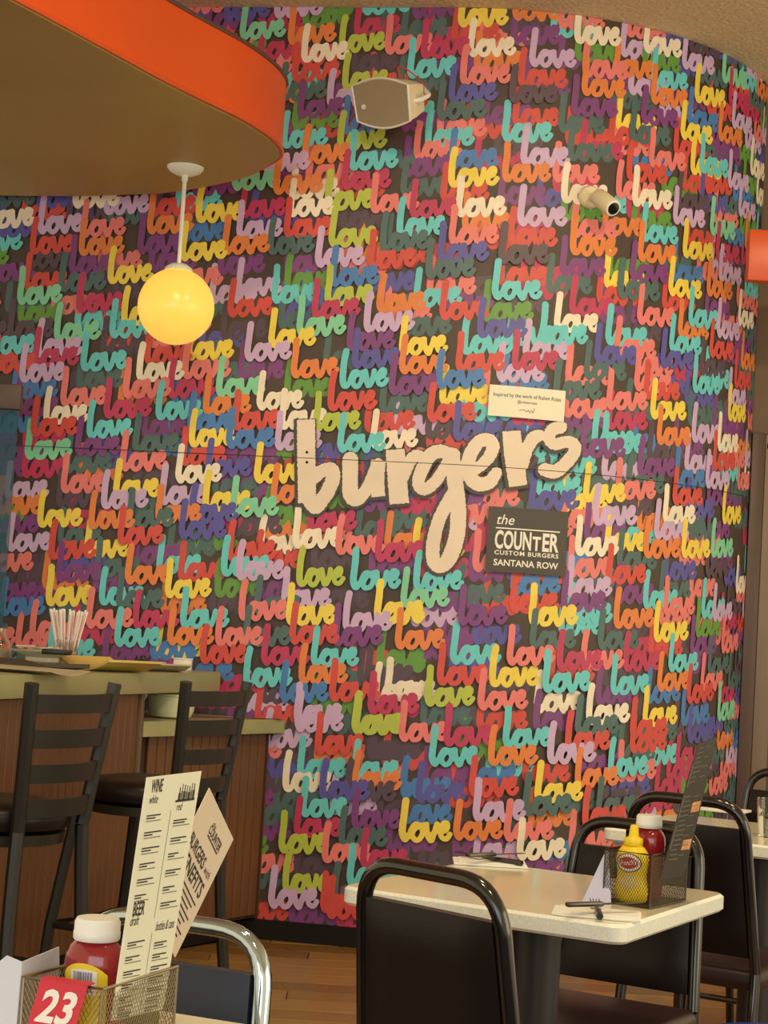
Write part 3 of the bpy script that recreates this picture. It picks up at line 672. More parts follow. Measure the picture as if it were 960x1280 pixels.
MB().prism(low_poly(0.09), pz, 0.012, 0.09).build('plinth', 'base_black', low, smooth=False)
lmh = MB().rbox((0, 0, 0), (bw-0.004, 0.014, ZL-TL-0.105), 0.003, 1).mesh('bead_board', 'bead_wood', False)
ll = (R1-L1).length; lrz = math.atan2(ld_.y, ld_.x)
for i in range(int((ll-0.07)/bw)):
    o = link('bead_board', lmh, low); q = ld_*(ll-0.035-bw*(i+0.5))+ln*0.048
    o.location = (q.x, q.y, (ZL-TL)/2+0.05); o.rotation_euler = (0, 0, lrz)
# cream bowl / tub on the low counter
bp = at_z(214, 896, ZL)
bp = L1+ld_*0.25+ln*0.20
b_ = at_plane(214, 893, Vector((bp.x, bp.y, 0)), Vector((0, 1, 0)))
tub = thing('cream_tub', 'pale cream tub standing on the lower counter under the bar top', 'tub', (b_.x, b_.y, ZL))
MB().lathe([(0.05, 0.0), (0.075, 0.008), (0.086, 0.03), (0.092, 0.085), (0.096, 0.088), (0.096, 0.094), (0.088, 0.094)], 28).build('tub_body', 'cream_bowl', tub)
MB().lathe([(0.0, 0.100), (0.06, 0.100), (0.095, 0.094), (0.098, 0.088)], 28).build('lid', 'cream_bowl', tub)

# ------------------------------------------------------------------ things on the bar top
def bar_at(x, Y, z=ZB):      # photo column x at depth Y, set on the bar top
    p = at_y(x, 835, Y); return Vector((p.x, p.y, z))
# menus and papers lying about
def paper(name, label, cat, c, sx, sy, t, rz, m_, curl=0.0):
    o = thing(name, label, cat, c, rz); mb = MB(); n = 8
    for i in range(n):
        x0 = -sx/2+sx*i/n; x1 = -sx/2+sx*(i+1)/n
        zf = lambda x: curl*((2*x/sx)**2)
        vs = [(x0, -sy/2, zf(x0)), (x1, -sy/2, zf(x1)), (x1, sy/2, zf(x1)), (x0, sy/2, zf(x0))]
        vs += [(a, b, c_+t) for a, b, c_ in vs]
        fs = [(0, 3, 2, 1), (4, 5, 6, 7), (0, 1, 5, 4), (2, 3, 7, 6)]
        if i == 0: fs.append((3, 0, 4, 7))
        if i == n-1: fs.append((1, 2, 6, 5))
        mb.add(vs, fs)
    mb.build('sheet', m_, o, smooth=False); return o
paper('paper_menu', 'pale paper menu flat on the bar nearest the left edge', 'paper', bar_at(30, 5.75, ZB), 0.22, 0.36, 0.004, brot-0.1, 'paper_tan', 0.012)
paper('menu_folder', 'dark folded menu lying on the bar beside the plate', 'menu', bar_at(40, 6.05, ZB+0.001), 0.36, 0.20, 0.014, brot+1.2, 'folder_dark', 0.016)
paper('paper_menu', 'yellow paper menu spread across the bar top below the straws', 'paper', bar_at(136, 6.38, ZB), 0.36, 0.22, 0.008, brot+1.0, 'paper_yellow', 0.038)
paper('paper_menu', 'tan paper menu at the far end of the bar', 'paper', bar_at(196, 6.72, ZB), 0.22, 0.18, 0.006, brot+0.9, 'paper_tan', 0.026)
pl_ = bar_at(52, 6.35, ZB+0.022)
pl_o = thing('dinner_plate', 'white oval plate on the bar below the straws', 'plate', pl_)
MB().lathe([(0.0, 0.0), (0.06, 0.0), (0.07, 0.006), (0.115, 0.020), (0.118, 0.024), (0.112, 0.024), (0.07, 0.012), (0.0, 0.010)], 36, (0, 0, 0.014)).build('dish', 'plate_white', pl_o)
MB().lathe([(0.06, 0.0), (0.06, 0.014), (0.05, 0.014)], 28).build('foot', 'plate_white', pl_o)
nk = MB(); rn = random.Random(5)
NX = 9
nk.add([(-0.09+0.15*i/NX, -0.05+0.1*j/NX, 0.042+0.012*rn.random()) for j in range(NX+1) for i in range(NX+1)], [(j*(NX+1)+i, j*(NX+1)+i+1, (j+1)*(NX+1)+i+1, (j+1)*(NX+1)+i) for j in range(NX) for i in range(NX)])
nkt = thing('crumpled_napkin', 'crumpled napkin lying on the plate on the bar', 'napkin', pl_)
nk.build('cloth', 'napkin', nkt)
bc = bar_at(70, 6.22, ZB)
bt = thing('check_presenter', 'small black bill tray resting on the plate on the bar', 'tray', bc+Vector((0, 0, 0.052)), 0.05)
MB().rbox((0, 0, 0.009), (0.10, 0.07, 0.018), 0.003).build('tray', 'black_plastic', bt)
cup = bar_at(82, 6.55, ZB)
ct_ = thing('straw_cup', 'short glass holding paper-wrapped straws on the bar', 'cup', cup)
MB().lathe([(0.0, 0.0), (0.036, 0.0), (0.042, 0.09), (0.044, 0.10), (0.040, 0.10), (0.034, 0.008), (0.0, 0.008)], 28).build('glass', 'clear_glass', ct_)
for i in range(22):
    a = 2*PI*i/22*2.0+0.3; rr = 0.030*math.sqrt(((i*7) % 22+1)/22); ox, oy = rr*math.cos(a), rr*math.sin(a)
    lean = 2.6; top_ = Vector((ox*lean*1.05, oy*lean*0.6, 0.205+0.012*((i*5) % 4)/4)); bot_ = Vector((ox*0.9, oy*0.9, 0.012))
    st_ = thing('straw', 'paper-wrapped straw standing in the glass on the bar', 'straw', cup, 0, 'wrapped straws in the glass')
    MB().tube([bot_, top_], 0.0042, 7).build('wrapper', 'straw_white', st_)
    d_ = (top_-bot_).normalized(); s_ = Vector((0, -0.0044, 0))
    MB().tube([bot_+s_+d_*0.03, top_+s_-d_*0.012], 0.0012, 4).build('stripe', 'straw_stripe', st_)
jr = bar_at(-6, 6.45, ZB)
jt = thing('glass_jar', 'clear glass jar cut by the left edge on the bar', 'jar', jr)
MB().lathe([(0.0, 0.0), (0.05, 0.0), (0.056, 0.02), (0.054, 0.075), (0.034, 0.10), (0.034, 0.13), (0.030, 0.13), (0.030, 0.10), (0.050, 0.073), (0.052, 0.02), (0.0, 0.006)], 28).build('glass', 'clear_glass', jt)
MB().lathe([(0.0, 0.012), (0.045, 0.012), (0.048, 0.05), (0.0, 0.06)], 24).build('filling', 'paper_tan', jt)
wb = bar_at(228, 6.95, ZB)
t_ = thing('sugar_box', 'small white box at the far end of the bar', 'box', wb, brot)
MB().rbox((0, 0, 0.022), (0.05, 0.062, 0.044), 0.006).build('box', 'print_white', t_); MB().rbox((0, 0, 0.046), (0.052, 0.064, 0.006), 0.002).build('lid', 'print_white', t_)
for i, (x_, nm_) in enumerate(((178, 'black salt shaker on the bar left of the white box'), (200, 'black binder clip on the bar between shaker and white box'), (212, 'black clip touching the white box on the bar'))):
    q_ = bar_at(x_, 6.9, ZB); t_ = thing('shaker' if i == 0 else 'binder_clip', nm_, 'shaker' if i == 0 else 'clip', q_)
    if i == 0:
        MB().lathe([(0.016, 0.0), (0.018, 0.01), (0.014, 0.035), (0.015, 0.04), (0.010, 0.05), (0.0, 0.052)], 16).build('body', 'black_plastic', t_)
    else:
        MB().prism([(-0.02, 0), (0.02, 0), (0.006, 0.022), (-0.006, 0.022)], lambda x, z, h: (x, h, z), -0.018, 0.018).build('clamp', 'black_plastic', t_, smooth=False)
        MB().tube(fillet([(-0.008, -0.01, 0.018), (-0.026, -0.008, 0.030), (-0.026, 0.008, 0.030), (-0.008, 0.01, 0.018)], 0.005), 0.0018, 6).build('lever', 'cutlery', t_)

# ------------------------------------------------------------------ bar stools
def make_stool(label):
    # faces +y, back at -y; origin on the floor under the seat
    t = thing('bar_stool', label, 'stool', group='ladder back bar stools')
    MB().lathe([(0.0, 0.685), (0.17, 0.685), (0.195, 0.695), (0.203, 0.715), (0.200, 0.738), (0.185, 0.754), (0.12, 0.764), (0.0, 0.766)], 36).build('seat', 'black_vinyl', t)
    MB().lathe([(0.16, 0.655), (0.188, 0.655), (0.190, 0.683), (0.16, 0.683)], 36).build('seat_ring', 'stool_frame', t)
    hw = 0.185
    def post_pt(s, z):
        if z >= 0.70: k = (z-0.70)/0.38; return Vector((s*(hw-0.045*(1-k)), -0.185-0.045*k, z))
        k = (0.70-z)/0.70; return Vector((s*(hw-0.045+0.05*k), -0.185-0.05*k*k, z))
    for s in (-1, 1):
        zz = [0.70+0.38*i/6 for i in range(7)]; mb = MB()
        mb.tube([post_pt(s, z) for z in zz], 0.019, 8, flat=1.0); mb.build('post', 'stool_frame', t)
        mb = MB(); mb.tube([post_pt(s, 0.70*(1-i/6)) for i in range(7)], [0.019]*6+[0.017], 8); mb.build('leg', 'stool_frame', t)
        mb = MB(); mb.tube([(s*0.165, 0.15, 0.67), (s*0.20, 0.20, 0.3), (s*0.215, 0.225, 0.0)], [0.018, 0.018, 0.016], 8); mb.build('leg', 'stool_frame', t)
    for zc in (1.028, 0.938, 0.848, 0.758):
        mb = MB(); n = 10; h = 0.048; cur = 0.035
        vs = []
        for i in range(n+1):
            a = -1+2*i/n; x = a*(abs(post_pt(1, zc).x)-0.004); y0 = post_pt(1, zc).y - cur*(1-a*a); th = 0.009
            for dy, dz in ((-th, -h/2), (th, -h/2), (th, h/2), (-th, h/2)):
                vs.append((x, y0+dy-0.118*dz, zc+dz))
        fs = []
        for i in range(n):
            for k in range(4): l = (k+1) % 4; fs.append((4*i+k, 4*i+4+k, 4*i+4+l, 4*i+l))
        fs += [(0, 1, 2, 3), (4*n+3, 4*n+2, 4*n+1, 4*n)]
        mb.add(vs, [f[::-1] for f in fs]).build('slat', 'stool_frame', t, angle=30)
    for z, yf, yb, xw in ((0.30, 0.20, -0.215, 0.20), (0.48, 0.18, -0.195, 0.19)):
        pass
    MB().tube([(0.20, 0.20, 0.30), (0.204, -0.212, 0.30), (-0.204, -0.212, 0.30), (-0.20, 0.20, 0.30)], 0.012, 8, closed=True).build('footrest', 'stool_frame', t)
    return t
def place_stool(t, xl, yl, xr, yr, Y, ang):
    # ang: direction (deg from +Y towards +X) of the back line; stool faces to its left
    p = at_y((xl+xr)/2, (yl+yr)/2, Y); a = math.radians(ang); d = Vector((math.sin(a), math.cos(a), 0))
    face = Vector((-d.y, d.x, 0)); rz = math.atan2(face.y, face.x)-PI/2
    b = Vector((p.x, p.y, 0)) + face*0.26; t.location = b; t.rotation_euler = (0, 0, rz); t.scale = (1, 1, p.z/1.08)
st1 = make_stool('black ladder-back bar stool nearer the left edge of the photo')
place_stool(st1, 54, 857, 157, 853, 4.65, 26)
st2 = copy_tree(st1); st2['label'] = 'black ladder-back bar stool farther along the bar toward the mural'
place_stool(st2, 241, 854, 324, 852, 5.55, 26)

# ------------------------------------------------------------------ dining chairs
def make_chair(label, frame='black_gloss', pad='black_vinyl', seat='seat_brown', group=None, H=0.87, wt=0.150, wb=0.180):
    # faces +y; origin on floor under the seat centre
    t = thing('dining_chair', label, 'chair', group=group)
    r = 0.0145; yb = -0.20
    path = [(-wb, yb+0.02, 0.44), (-wt-0.004, yb-0.045, H-r), (wt+0.004, yb-0.045, H-r), (wb, yb+0.02, 0.44)]
    MB().tube(fillet(path, 0.085, 8), r, 12).build('back_frame', frame, t)
    mb = MB(); n = 6; vs = []; fs = []
    # padded backrest: grid slab following the frame's taper, pillow-edged
    z0, z1 = 0.478, H-0.075
    def half(z): k = (z-0.44)/(H-0.44); return wb+(wt-wb)*k-0.012
    nz, nx = 8, 8
    for side in (-1, 1):
        for j in range(nz+1):
            z = z0+(z1-z0)*j/nz; hw = half(z); k = (z-0.44)/(H-0.44); yc = yb+0.02-0.065*k
            for i in range(nx+1):
                a = -1+2*i/nx; e = min(1-abs(a), 1-abs(2*j/nz-1)); th = 0.012+0.012*min(1, e*5)
                vs.append((a*hw, yc+side*th, z))
    N = (nz+1)*(nx+1)
    for j in range(nz):
        for i in range(nx):
            q = (j*(nx+1)+i, j*(nx+1)+i+1, (j+1)*(nx+1)+i+1, (j+1)*(nx+1)+i); fs += [q, tuple(N+a for a in q[::-1])]
    ring = [i for i in range(nx+1)] + [j*(nx+1)+nx for j in range(1, nz+1)] + [nz*(nx+1)+i for i in range(nx-1, -1, -1)] + [j*(nx+1) for j in range(nz-1, 0, -1)]
    for a, b in zip(ring, ring[1:]+ring[:1]): fs.append((b, a, N+a, N+b))
    mb.add(vs, fs).build('backrest', pad, t, angle=50)
    MB().rbox((0, 0.02, 0.420), (0.39, 0.41, 0.055), 0.024, 3).build('seat', seat, t)
    for s in (-1, 1):
        MB().tube([(s*wb, yb+0.02, 0.44), (s*(wb+0.005), yb-0.02, 0.2), (s*(wb+0.01), yb-0.07, 0.0)], r, 10).build('leg', frame, t)
        MB().tube(fillet([(s*(wb-0.01), 0.0, 0.39), (s*(wb-0.01), 0.185, 0.385), (s*(wb+0.005), 0.215, 0.0)], 0.05, 5), r, 10).build('leg', frame, t)
    MB().tube([(-wb, 0.19, 0.2), (wb, 0.19, 0.2)], 0.009, 8).build('stretcher', frame, t)
    return t
def set_chair(t, x, y, Y, rz, H=0.87, sz=True):
    """photo point of the middle of the top rail at depth Y; rz = facing"""
    p = at_y(x, y, Y); f = Vector((-math.sin(rz), math.cos(rz), 0))
    t.location = Vector((p.x, p.y, 0))+f*0.245; t.rotation_euler = (0, 0, rz)
    if sz: t.scale = (1, 1, (p.z+0.0)/H)
GC = 'black tube frame dining chairs'
c1 = make_chair('black vinyl dining chair seen from behind in the foreground', group=GC)
set_chair(c1, 537, 1079, 3.00, math.radians(-44))
c2 = copy_tree(c1); c2['label'] = 'black dining chair on the far side of the table with the mustard bottle'
set_chair(c2, 800, 1024, 4.32, math.radians(-30)+PI)
c3 = copy_tree(c1); c3['label'] = 'black dining chair drawn up to the rear table on the right'
set_chair(c3, 860, 992, 4.62, math.radians(-32))
c4 = make_chair('dining chair with pink seat cut by the right edge of the photo', seat='pink_seat')
set_chair(c4, 995, 962, 5.85, math.radians(-30)+PI)
c5 = make_chair('chrome framed chair with dark vinyl back coloured blue for daylight behind the nearest table', frame='chrome', pad='vinyl_daylight_blue', seat='vinyl_daylight_blue')
set_chair(c5, 222, 1141, 2.72, math.radians(-24)+PI)

# ------------------------------------------------------------------ tables
def rrect(w_, h_, r, n=5):
    out = []
    for cx, cy, a0 in ((w_/2-r, h_/2-r, 0), (-w_/2+r, h_/2-r, PI/2), (-w_/2+r, -h_/2+r, PI), (w_/2-r, -h_/2+r, 1.5*PI)):
        for i in range(n+1): a = a0+PI/2*i/n; out.append((cx+r*math.cos(a), cy+r*math.sin(a)))
    return out
ZTb = 0.75
def make_table(label, w_, d_, c, rz, th=0.038):
    t = thing('dining_table', label, 'table', c, rz)
    mb = MB(); po = rrect(w_, d_, 0.03); n = len(po)
    e = 0.006
    def ring(k, z): 
        return [(x*(1-2*k/w_), y*(1-2*k/d_), z) for x, y in po]
    vs = ring(e, ZTb)+ring(0, ZTb-e)+ring(0, ZTb-th+e)+ring(e, ZTb-th)
    mb.add(vs, [tuple(range(n))], 0)
    fs = []
    for k in range(3):
        for i in range(n): j = (i+1) % n; fs.append((k*n+i, (k+1)*n+i, (k+1)*n+j, k*n+j))
    fs.append(tuple(3*n+i for i in range(n-1, -1, -1)))
    mb.add(vs, fs, 1)
    mb.build('tabletop', ['table_stone', 'table_edge'], t, angle=25)
    MB().rbox((0, 0, ZTb-th-0.012), (0.30, 0.30, 0.022), 0.004).build('top_plate', 'pedestal', t)
    MB().lathe([(0.052, 0.03), (0.052, ZTb-th-0.02)], 28).build('column', 'pedestal', t)
    for a in (0, 1):
        MB().rbox((0, 0, 0.022), (0.56 if a else 0.07, 0.07 if a else 0.56, 0.03), 0.01).build('base_foot', 'pedestal', t)
    return t
N_ = at_z(768, 1157, ZTb); R_ = at_z(912, 1116, ZTb); L_ = at_z(421, 1107, ZTb)
ex = (N_-L_); ey = (R_-N_); tw, td = ex.length, ey.length
trz = math.atan2(ex.y, ex.x)
tc1 = (L_+R_)/2
print('TABLE', tw, td, math.degrees(trz), math.degrees(math.atan2(ey.y, ey.x)), tc1)
tw = td = (tw+td)/2
tab1 = make_table('square cream table with mustard and ketchup caddy', tw, td, (tc1.x, tc1.y, 0), trz)
# rear table on the right
Q = at_z(868, 1047, ZTb)
e1 = Vector((math.cos(trz), math.sin(trz))); e2 = Vector((-e1.y, e1.x))
ctr = Vector((Q.x, Q.y))+e1*0.02+e2*0.305
A_ = at_z(960, 1062, ZTb); B2 = at_z(745, 1022, ZTb)
print('T2', Q, A_, B2)
tc2 = Vector((Q.x, Q.y))+e1*0.10+e2*0.31
tab2 = make_table('cream rear table at the right with napkin and water glass', 0.76, 0.62, (tc2.x, tc2.y, 0), trz)
# nearest table, lower left
K_ = at_z(0, 1231, ZTb); M_ = at_z(212, 1264, ZTb)
kd = (M_-K_).normalized(); krz = math.atan2(kd.y, kd.x); kn = Vector((kd.y, -kd.x, 0))
tc3 = M_ - kd*0.20 + kn*0.38
tab3 = make_table('nearest table at lower left carrying the numbered caddy', 0.76, 0.76, (tc3.x, tc3.y, 0), krz)

# ------------------------------------------------------------------ wire caddies
def make_caddy(label, loc, rz, wire, w_=0.105, d_=0.17, h_=0.108):
    # origin: near corner on the table; local x along the near face to the left is -x, y goes back along the right face
    t = thing('wire_caddy', label, 'caddy', loc, rz)
    def face_wires(name, o, ux, L, H):
        mb = MB(); st = 0.0058; k = 0.00055
        n1 = int(L/st); nn = Vector((ux.y, -ux.x, 0))
        # expanded-metal mesh: two families of diagonal wires clipped to the panel
        import itertools
        for sgn in (1, -1):
            m = -int(H/st)-1
            while m*st < L+H:
                a0 = m*st; pts = []
                # line s = a0 + sgn*z*0.6
                for z in (0.0, H):
                    pts.append((a0 + (0.6*z if sgn > 0 else 0.6*(H-z)), z))
                (s0, z0), (s1, z1) = pts
                def clip(s0, z0, s1, z1):
                    ts = [0.0, 1.0]
                    if s0 == s1: return None
                    ta = (0-s0)/(s1-s0); tb_ = (L-s0)/(s1-s0); lo, hi = min(ta, tb_), max(ta, tb_)
                    lo = max(lo, 0); hi = min(hi, 1)
                    if hi-lo < 0.02: return None
                    return lo, hi
                c = clip(s0, z0, s1, z1)
                if c:
                    p = o+ux*(s0+(s1-s0)*c[0])+Vector((0, 0, z0+(z1-z0)*c[0])); q = o+ux*(s0+(s1-s0)*c[1])+Vector((0, 0, z0+(z1-z0)*c[1]))
                    mb.tube([p, q], k, 3, cap=False)
                m += 1
        return mb.build(name, wire, t, smooth=False, kind='stuff')
    X = Vector((-1, 0, 0)); Yv = Vector((0, 1, 0))
    face_wires('mesh_panel', Vector((0, 0, 0.003)), X, w_, h_-0.006)
    face_wires('mesh_panel', Vector((0, 0, 0.003)), Yv, d_, h_-0.006)
    face_wires('mesh_panel', Vector((-w_, 0, 0.003)), Yv, d_, h_-0.006)
    face_wires('mesh_panel', Vector((0, d_, 0.003)), X, w_, h_-0.006)
    corners = [(0, 0), (-w_, 0), (-w_, d_), (0, d_)]
    MB().tube([(x, y, h_) for x, y in corners], 0.0022, 8, closed=True).build('rim', wire, t)
    MB().tube([(x, y, 0.003) for x, y in corners], 0.0020, 8, closed=True).build('base_ring', wire, t)
    MB().box((-w_/2, d_/2, 0.002), (w_, d_, 0.002)).build('base_tray', wire, t, smooth=False)
    for x, y in corners: MB().tube([(x, y, 0.002), (x, y, h_)], 0.0018, 6).build('corner_wire', wire, t)
    return t
CH = 0.108
cn1 = at_z(128, 1237, ZTb+CH); cn1.z = ZTb
cl_ = at_z(33, 1222, ZTb+CH); cr_ = at_z(218, 1208, ZTb+CH)
print('CADDY', (cl_-cn1.xyz).xy.length, (cr_-cn1).xy.length)
crz = math.atan2(cn1.y-cl_.y, cn1.x-cl_.x)
cad1 = make_caddy('wire mesh condiment caddy with number card on the nearest table', cn1, crz, 'wire_steel')
cn2 = at_z(812, 1137, ZTb)
c2rz = trz-math.radians(5)
cad2 = make_caddy('dark wire mesh condiment caddy on the table with the mustard', cn2, c2rz, 'wire_dark')
def loc_caddy(cn, rz, x, y, z=0.0):
    return cn + Matrix.Rotation(rz, 3, 'Z') @ Vector((x, y, z))

# ketchup bottle: oval squeeze bottle, origin base centre, local y = face normal (towards -y)
def make_ketchup(label, loc, rz, H=0.168, back=True):
    t = thing('ketchup_bottle', label, 'bottle', loc, rz)
    k = H/0.175
    prof = [(0.030, 0.0), (0.036, 0.006), (0.039, 0.03), (0.0385, 0.075), (0.039, 0.10), (0.0405, 0.118), (0.0390, 0.130), (0.034, 0.140), (0.0265, 0.147), (0.024, 0.149)]
    MB().lathe([(r, z*k) for r, z in prof], 40, sx=0.93, sy=0.68).build('bottle_body', 'ketchup_red', t)
    MB().lathe([(0.0262, 0.148*k), (0.0275, 0.150*k), (0.0275, 0.158*k), (0.0269, 0.159*k), (0.0269, 0.170*k), (0.0245, 0.1745*k), (0.0, 0.175*k)], 36).build('cap', 'cap_white', t)
    def on(x, z, o=0.0006):
        # surface point of the body front at lateral x, height z
        zz = z/k
        for (r0, h0), (r1, h1) in zip(prof[:-1], prof[1:]):
            if h0 <= zz <= h1: r = r0+(r1-r0)*(zz-h0)/(h1-h0); break
        else: r = 0.03
        a = max(-0.999, min(0.999, x/(0.93*r))); y = -0.68*r*math.sqrt(1-a*a)
        return (x*(1+o/r), y-o, z)
    def patch(x0, x1, z0, z1, o, mi, mb, arch=0.0, n=10, m=8):
        vs = []
        for j in range(m+1):
            for i in range(n+1):
                x = x0+(x1-x0)*i/n; zt = z1-arch*(abs(2*i/n-1)**2.5); vs.append(on(x, z0+(zt-z0)*j/m, o))
        mb.add(vs, [(j*(n+1)+i, j*(n+1)+i+1, (j+1)*(n+1)+i+1, (j+1)*(n+1)+i) for j in range(m) for i in range(n)], mi)
    if back:
        mb = MB(); patch(-0.0275, 0.0275, 0.03*k, 0.123*k, 0.0006, 0, mb, 0.012); lb = mb.build('label_patch', 'label_yellow', t, smooth=True)
        mb = MB(); patch(-0.016, 0.017, 0.085*k, 0.116*k, 0.0010, 0, mb, 0.002)
        x = -0.012; rb = random.Random(2)
        while x < 0.012:
            w_ = rb.choice((0.0007, 0.0012, 0.0016)); patch(x, x+w_, 0.089*k, 0.113*k, 0.0013, 1, mb, n=1, m=4); x += w_+rb.choice((0.0006, 0.0010))
        mb.build('barcode', ['print_white', 'barcode_grey'], lb, smooth=False)
    return t
k1 = loc_caddy(cn1, crz, -0.056, 0.072, 0.006)
ket1 = make_ketchup('red ketchup bottle with white cap and yellow label in the nearest caddy', k1, crz+0.05, H=at_y(117, 1146, k1.y).z-k1.z)
# fit height so that the cap tops out where the photo shows it
capz = at_y(117, 1147, k1.y).z; print('cap z', capz, k1.z+0.168)
# olive divider inside and grey card at the left
MB().box((-0.060, 0.165, 0.07), (0.085, 0.002, 0.10)).build('back_panel', 'olive_panel', cad1, smooth=False)
# number card hung over the near rim
nc = thing('number_card', 'red table number card reading 23 clipped to the caddy', 'sign', loc_caddy(cn1, crz, -0.046, -0.004), crz)
p_top = math.radians(14)
NW, NH = 0.062, 0.078
def ncf(x, y, o=0.0): return (x+0.17*(y-0)*1.0, -0.004-0.18*(CH+0.002-0-(CH+0.002+y))-o, CH+0.003+y)
def ncf(x, y, o=0.0):            # y runs down from the rim (negative), card sags outwards and leans left
    return (x+0.20*y, 0.10*y-0.002-o, CH+0.003+y)
mb = MB().prism([(-NW/2, 0), (-NW/2, -NH), (NW/2, -NH), (NW/2, 0)], lambda x, y, h: ncf(x, y, h), 0, 0.0015)
mb.prism([(-NW/2, 0), (NW/2, 0), (NW/2, 0.0015), (-NW/2, 0.0015)], lambda x, y, h: (x, h, CH+0.003+y), -0.004, 0.012)
mb.build('card', 'sign_red', nc, smooth=False)
tb = MB(); put_text(tb, '23', lambda a, b: ncf(a, b-0.045, 0.0022), 0.0, 0.0, 0.050, 0.030, width=0.048, shear=0.12)
tb.build('numerals', 'print_white', nc, smooth=False)
# grey folded card behind the caddy's left side
def tent(label, base_pts, apex_pts, m_):
    pass
g0 = at_z(36, 1224, ZTb+CH); 
gt = thing('tent_card', 'pale grey folded card leaning at the left of the nearest caddy', 'card', loc_caddy(cn1, crz, -0.112, 0.0), crz)
gp = [(0.004, 0.0, 0.125), (0.002, 0.0, 0.0), (-0.13, -0.02, 0.0), (-0.125, -0.012, 0.035), (-0.016, -0.002, 0.130)]
def slab(mb, pts, nrm, t):
    n = len(pts); nv = Vector(nrm)*t; vs = [Vector(p) for p in pts]+[Vector(p)+nv for p in pts]
    mb.add(vs, [tuple(range(n-1, -1, -1)), tuple(range(n, 2*n))]+[(i, (i+1) % n, n+(i+1) % n, n+i) for i in range(n)]); return mb
slab(MB(), gp, (0.0, -1, 0.05), 0.0015).build('leaf', 'card_grey', gt, smooth=False)
slab(MB(), [(0.004, 0.0, 0.125), (0.002, 0.0, 0.0), (0.0, 0.10, 0.0), (-0.006, 0.09, 0.128)], (-1, 0, 0), 0.0015).build('leaf', 'card_grey', gt, smooth=False)

# ---- tall drinks menu standing in the nearest caddy
dirr = (cr_-cn1); dirr.z = 0; dirr.normalize(); nr = Vector((dirr.y, -dirr.x, 0))       # right-hand normal
pm0 = loc_caddy(cn1, crz, -0.008, 0.0)
def quad_sheet(name, label, cat, corners, m_, p0, n, thick=0.0012):
    """corners: photo points tl, tr, br, bl on the plane; returns thing and a local mapper (0..1, 0..1)"""
    P = [at_plane(x, y, p0, n) for x, y in corners]; o = P[3].copy()
    t = thing(name, label, cat, o)
    tl, tr, br, bl = [p-o for p in P]; nn = n.normalized()
    if nn.dot(CAM-o) < 0: nn = -nn
    slab(MB(), [bl, br, tr, tl], -nn, thick).build('sheet', m_, t, smooth=False)
    def f(a, b, off=0.0004): return (bl*(1-a)+br*a)*(1-b)+(tl*(1-a)+tr*a)*b + nn*off
    return t, f, (tr-tl).length, (tl-bl).length
def plane_tilt(base, along, lean):    # plane through base, containing horizontal 'along', leaning by lean rad
    h = Vector((along.y, -along.x, 0)); up = Vector((0, 0, 1))*math.cos(lean)+h*math.sin(lean); return along.cross(up).normalized()
n1 = plane_tilt(pm0, dirr, math.radians(5))
m1, f1, mw, mh = quad_sheet('drinks_menu', 'tall pale drinks menu with wine and beer lists in the nearest caddy', 'menu',
    [(184, 972), (252, 964), (204, 1262), (139, 1276)], 'menu_cream', pm0, n1)
print('menu1', mw, mh)
tb = MB(); ts = MB()
AR = mh/mw
def mput(tb_, s, x, y, size, width, **k): put_text(tb_, s, lambda a, b: f1(x+a, y+b*mw/mh), 0, 0, size, align='LEFT', width=width, **k) if False else _mput(tb_, s, x, y, size, width, **k)
def _mput(tb_, s, x, y, size, width, fmap=None, ratio=None, **k):
    fm = fmap or f1; rt = ratio or (mw/mh)
    vs, fs = text2d(s, size, k.get('bold', 0.0), 1.0, 'LEFT', k.get('shear', 0.0)); wx = max(v[0] for v in vs)
    tb_.add([fm(x+a*width/wx, y+b*rt) for a, b in vs], fs)
def bar_(mb_, x, y, w_, h_, fm=None):
    fm = fm or f1; mb_.add([fm(x, y), fm(x+w_, y), fm(x+w_, y+h_), fm(x, y+h_)], [(0, 1, 2, 3)])
_mput(tb, 'WINE', 0.10, 0.935, 0.16, 0.20, bold=0.02)
_mput(tb, 'white', 0.10, 0.888, 0.11, 0.15, shear=0.3); _mput(tb, 'red', 0.62, 0.845, 0.10, 0.11, shear=0.3)
_mput(tb, 'BEER', 0.10, 0.425, 0.17, 0.21, bold=0.02)
_mput(tb, 'draft', 0.08, 0.385, 0.12, 0.16, shear=0.3); _mput(tb, 'bottles & cans', 0.58, 0.345, 0.12, 0.36, shear=0.3)
rb = random.Random(9)
for x, ys in ((0.09, (0.835, 0.765, 0.70, 0.635, 0.57, 0.505)), (0.60, (0.80, 0.725, 0.66, 0.59, 0.52, 0.455)), (0.09, (0.31, 0.25, 0.19, 0.135, 0.085, 0.045, 0.015)), (0.60, (0.29, 0.24, 0.19, 0.145, 0.10, 0.06, 0.02))):
    for y in ys:
        a = rb.uniform(0.18, 0.33); bar_(tb, x, y, a, 0.006); bar_(tb, x, y-0.011, a*rb.uniform(0.5, 0.9), 0.006); bar_(ts, x, y-0.022, rb.uniform(0.25, 0.36), 0.004)
bar_(ts, 0.52, 0.40, 0.006, 0.45); bar_(ts, 0.52, 0.01, 0.006, 0.33)
# bottle group picture
for i in range(7):
    x = 0.62+i*0.045; h = 0.055+0.012*((i*3) % 4)/3
    bar_(tb if i % 2 == 0 else ts, x, 0.885, 0.036, h*0.6); bar_(tb if i % 2 == 0 else ts, x+0.011, 0.885+h*0.6, 0.014, h*0.45)
bar_(tb, 0.58, 0.880, 0.36, 0.010)
tb.build('print', 'ink', m1, smooth=False, kind='stuff'); ts.build('fine_print', 'ink_soft', m1, smooth=False, kind='stuff')
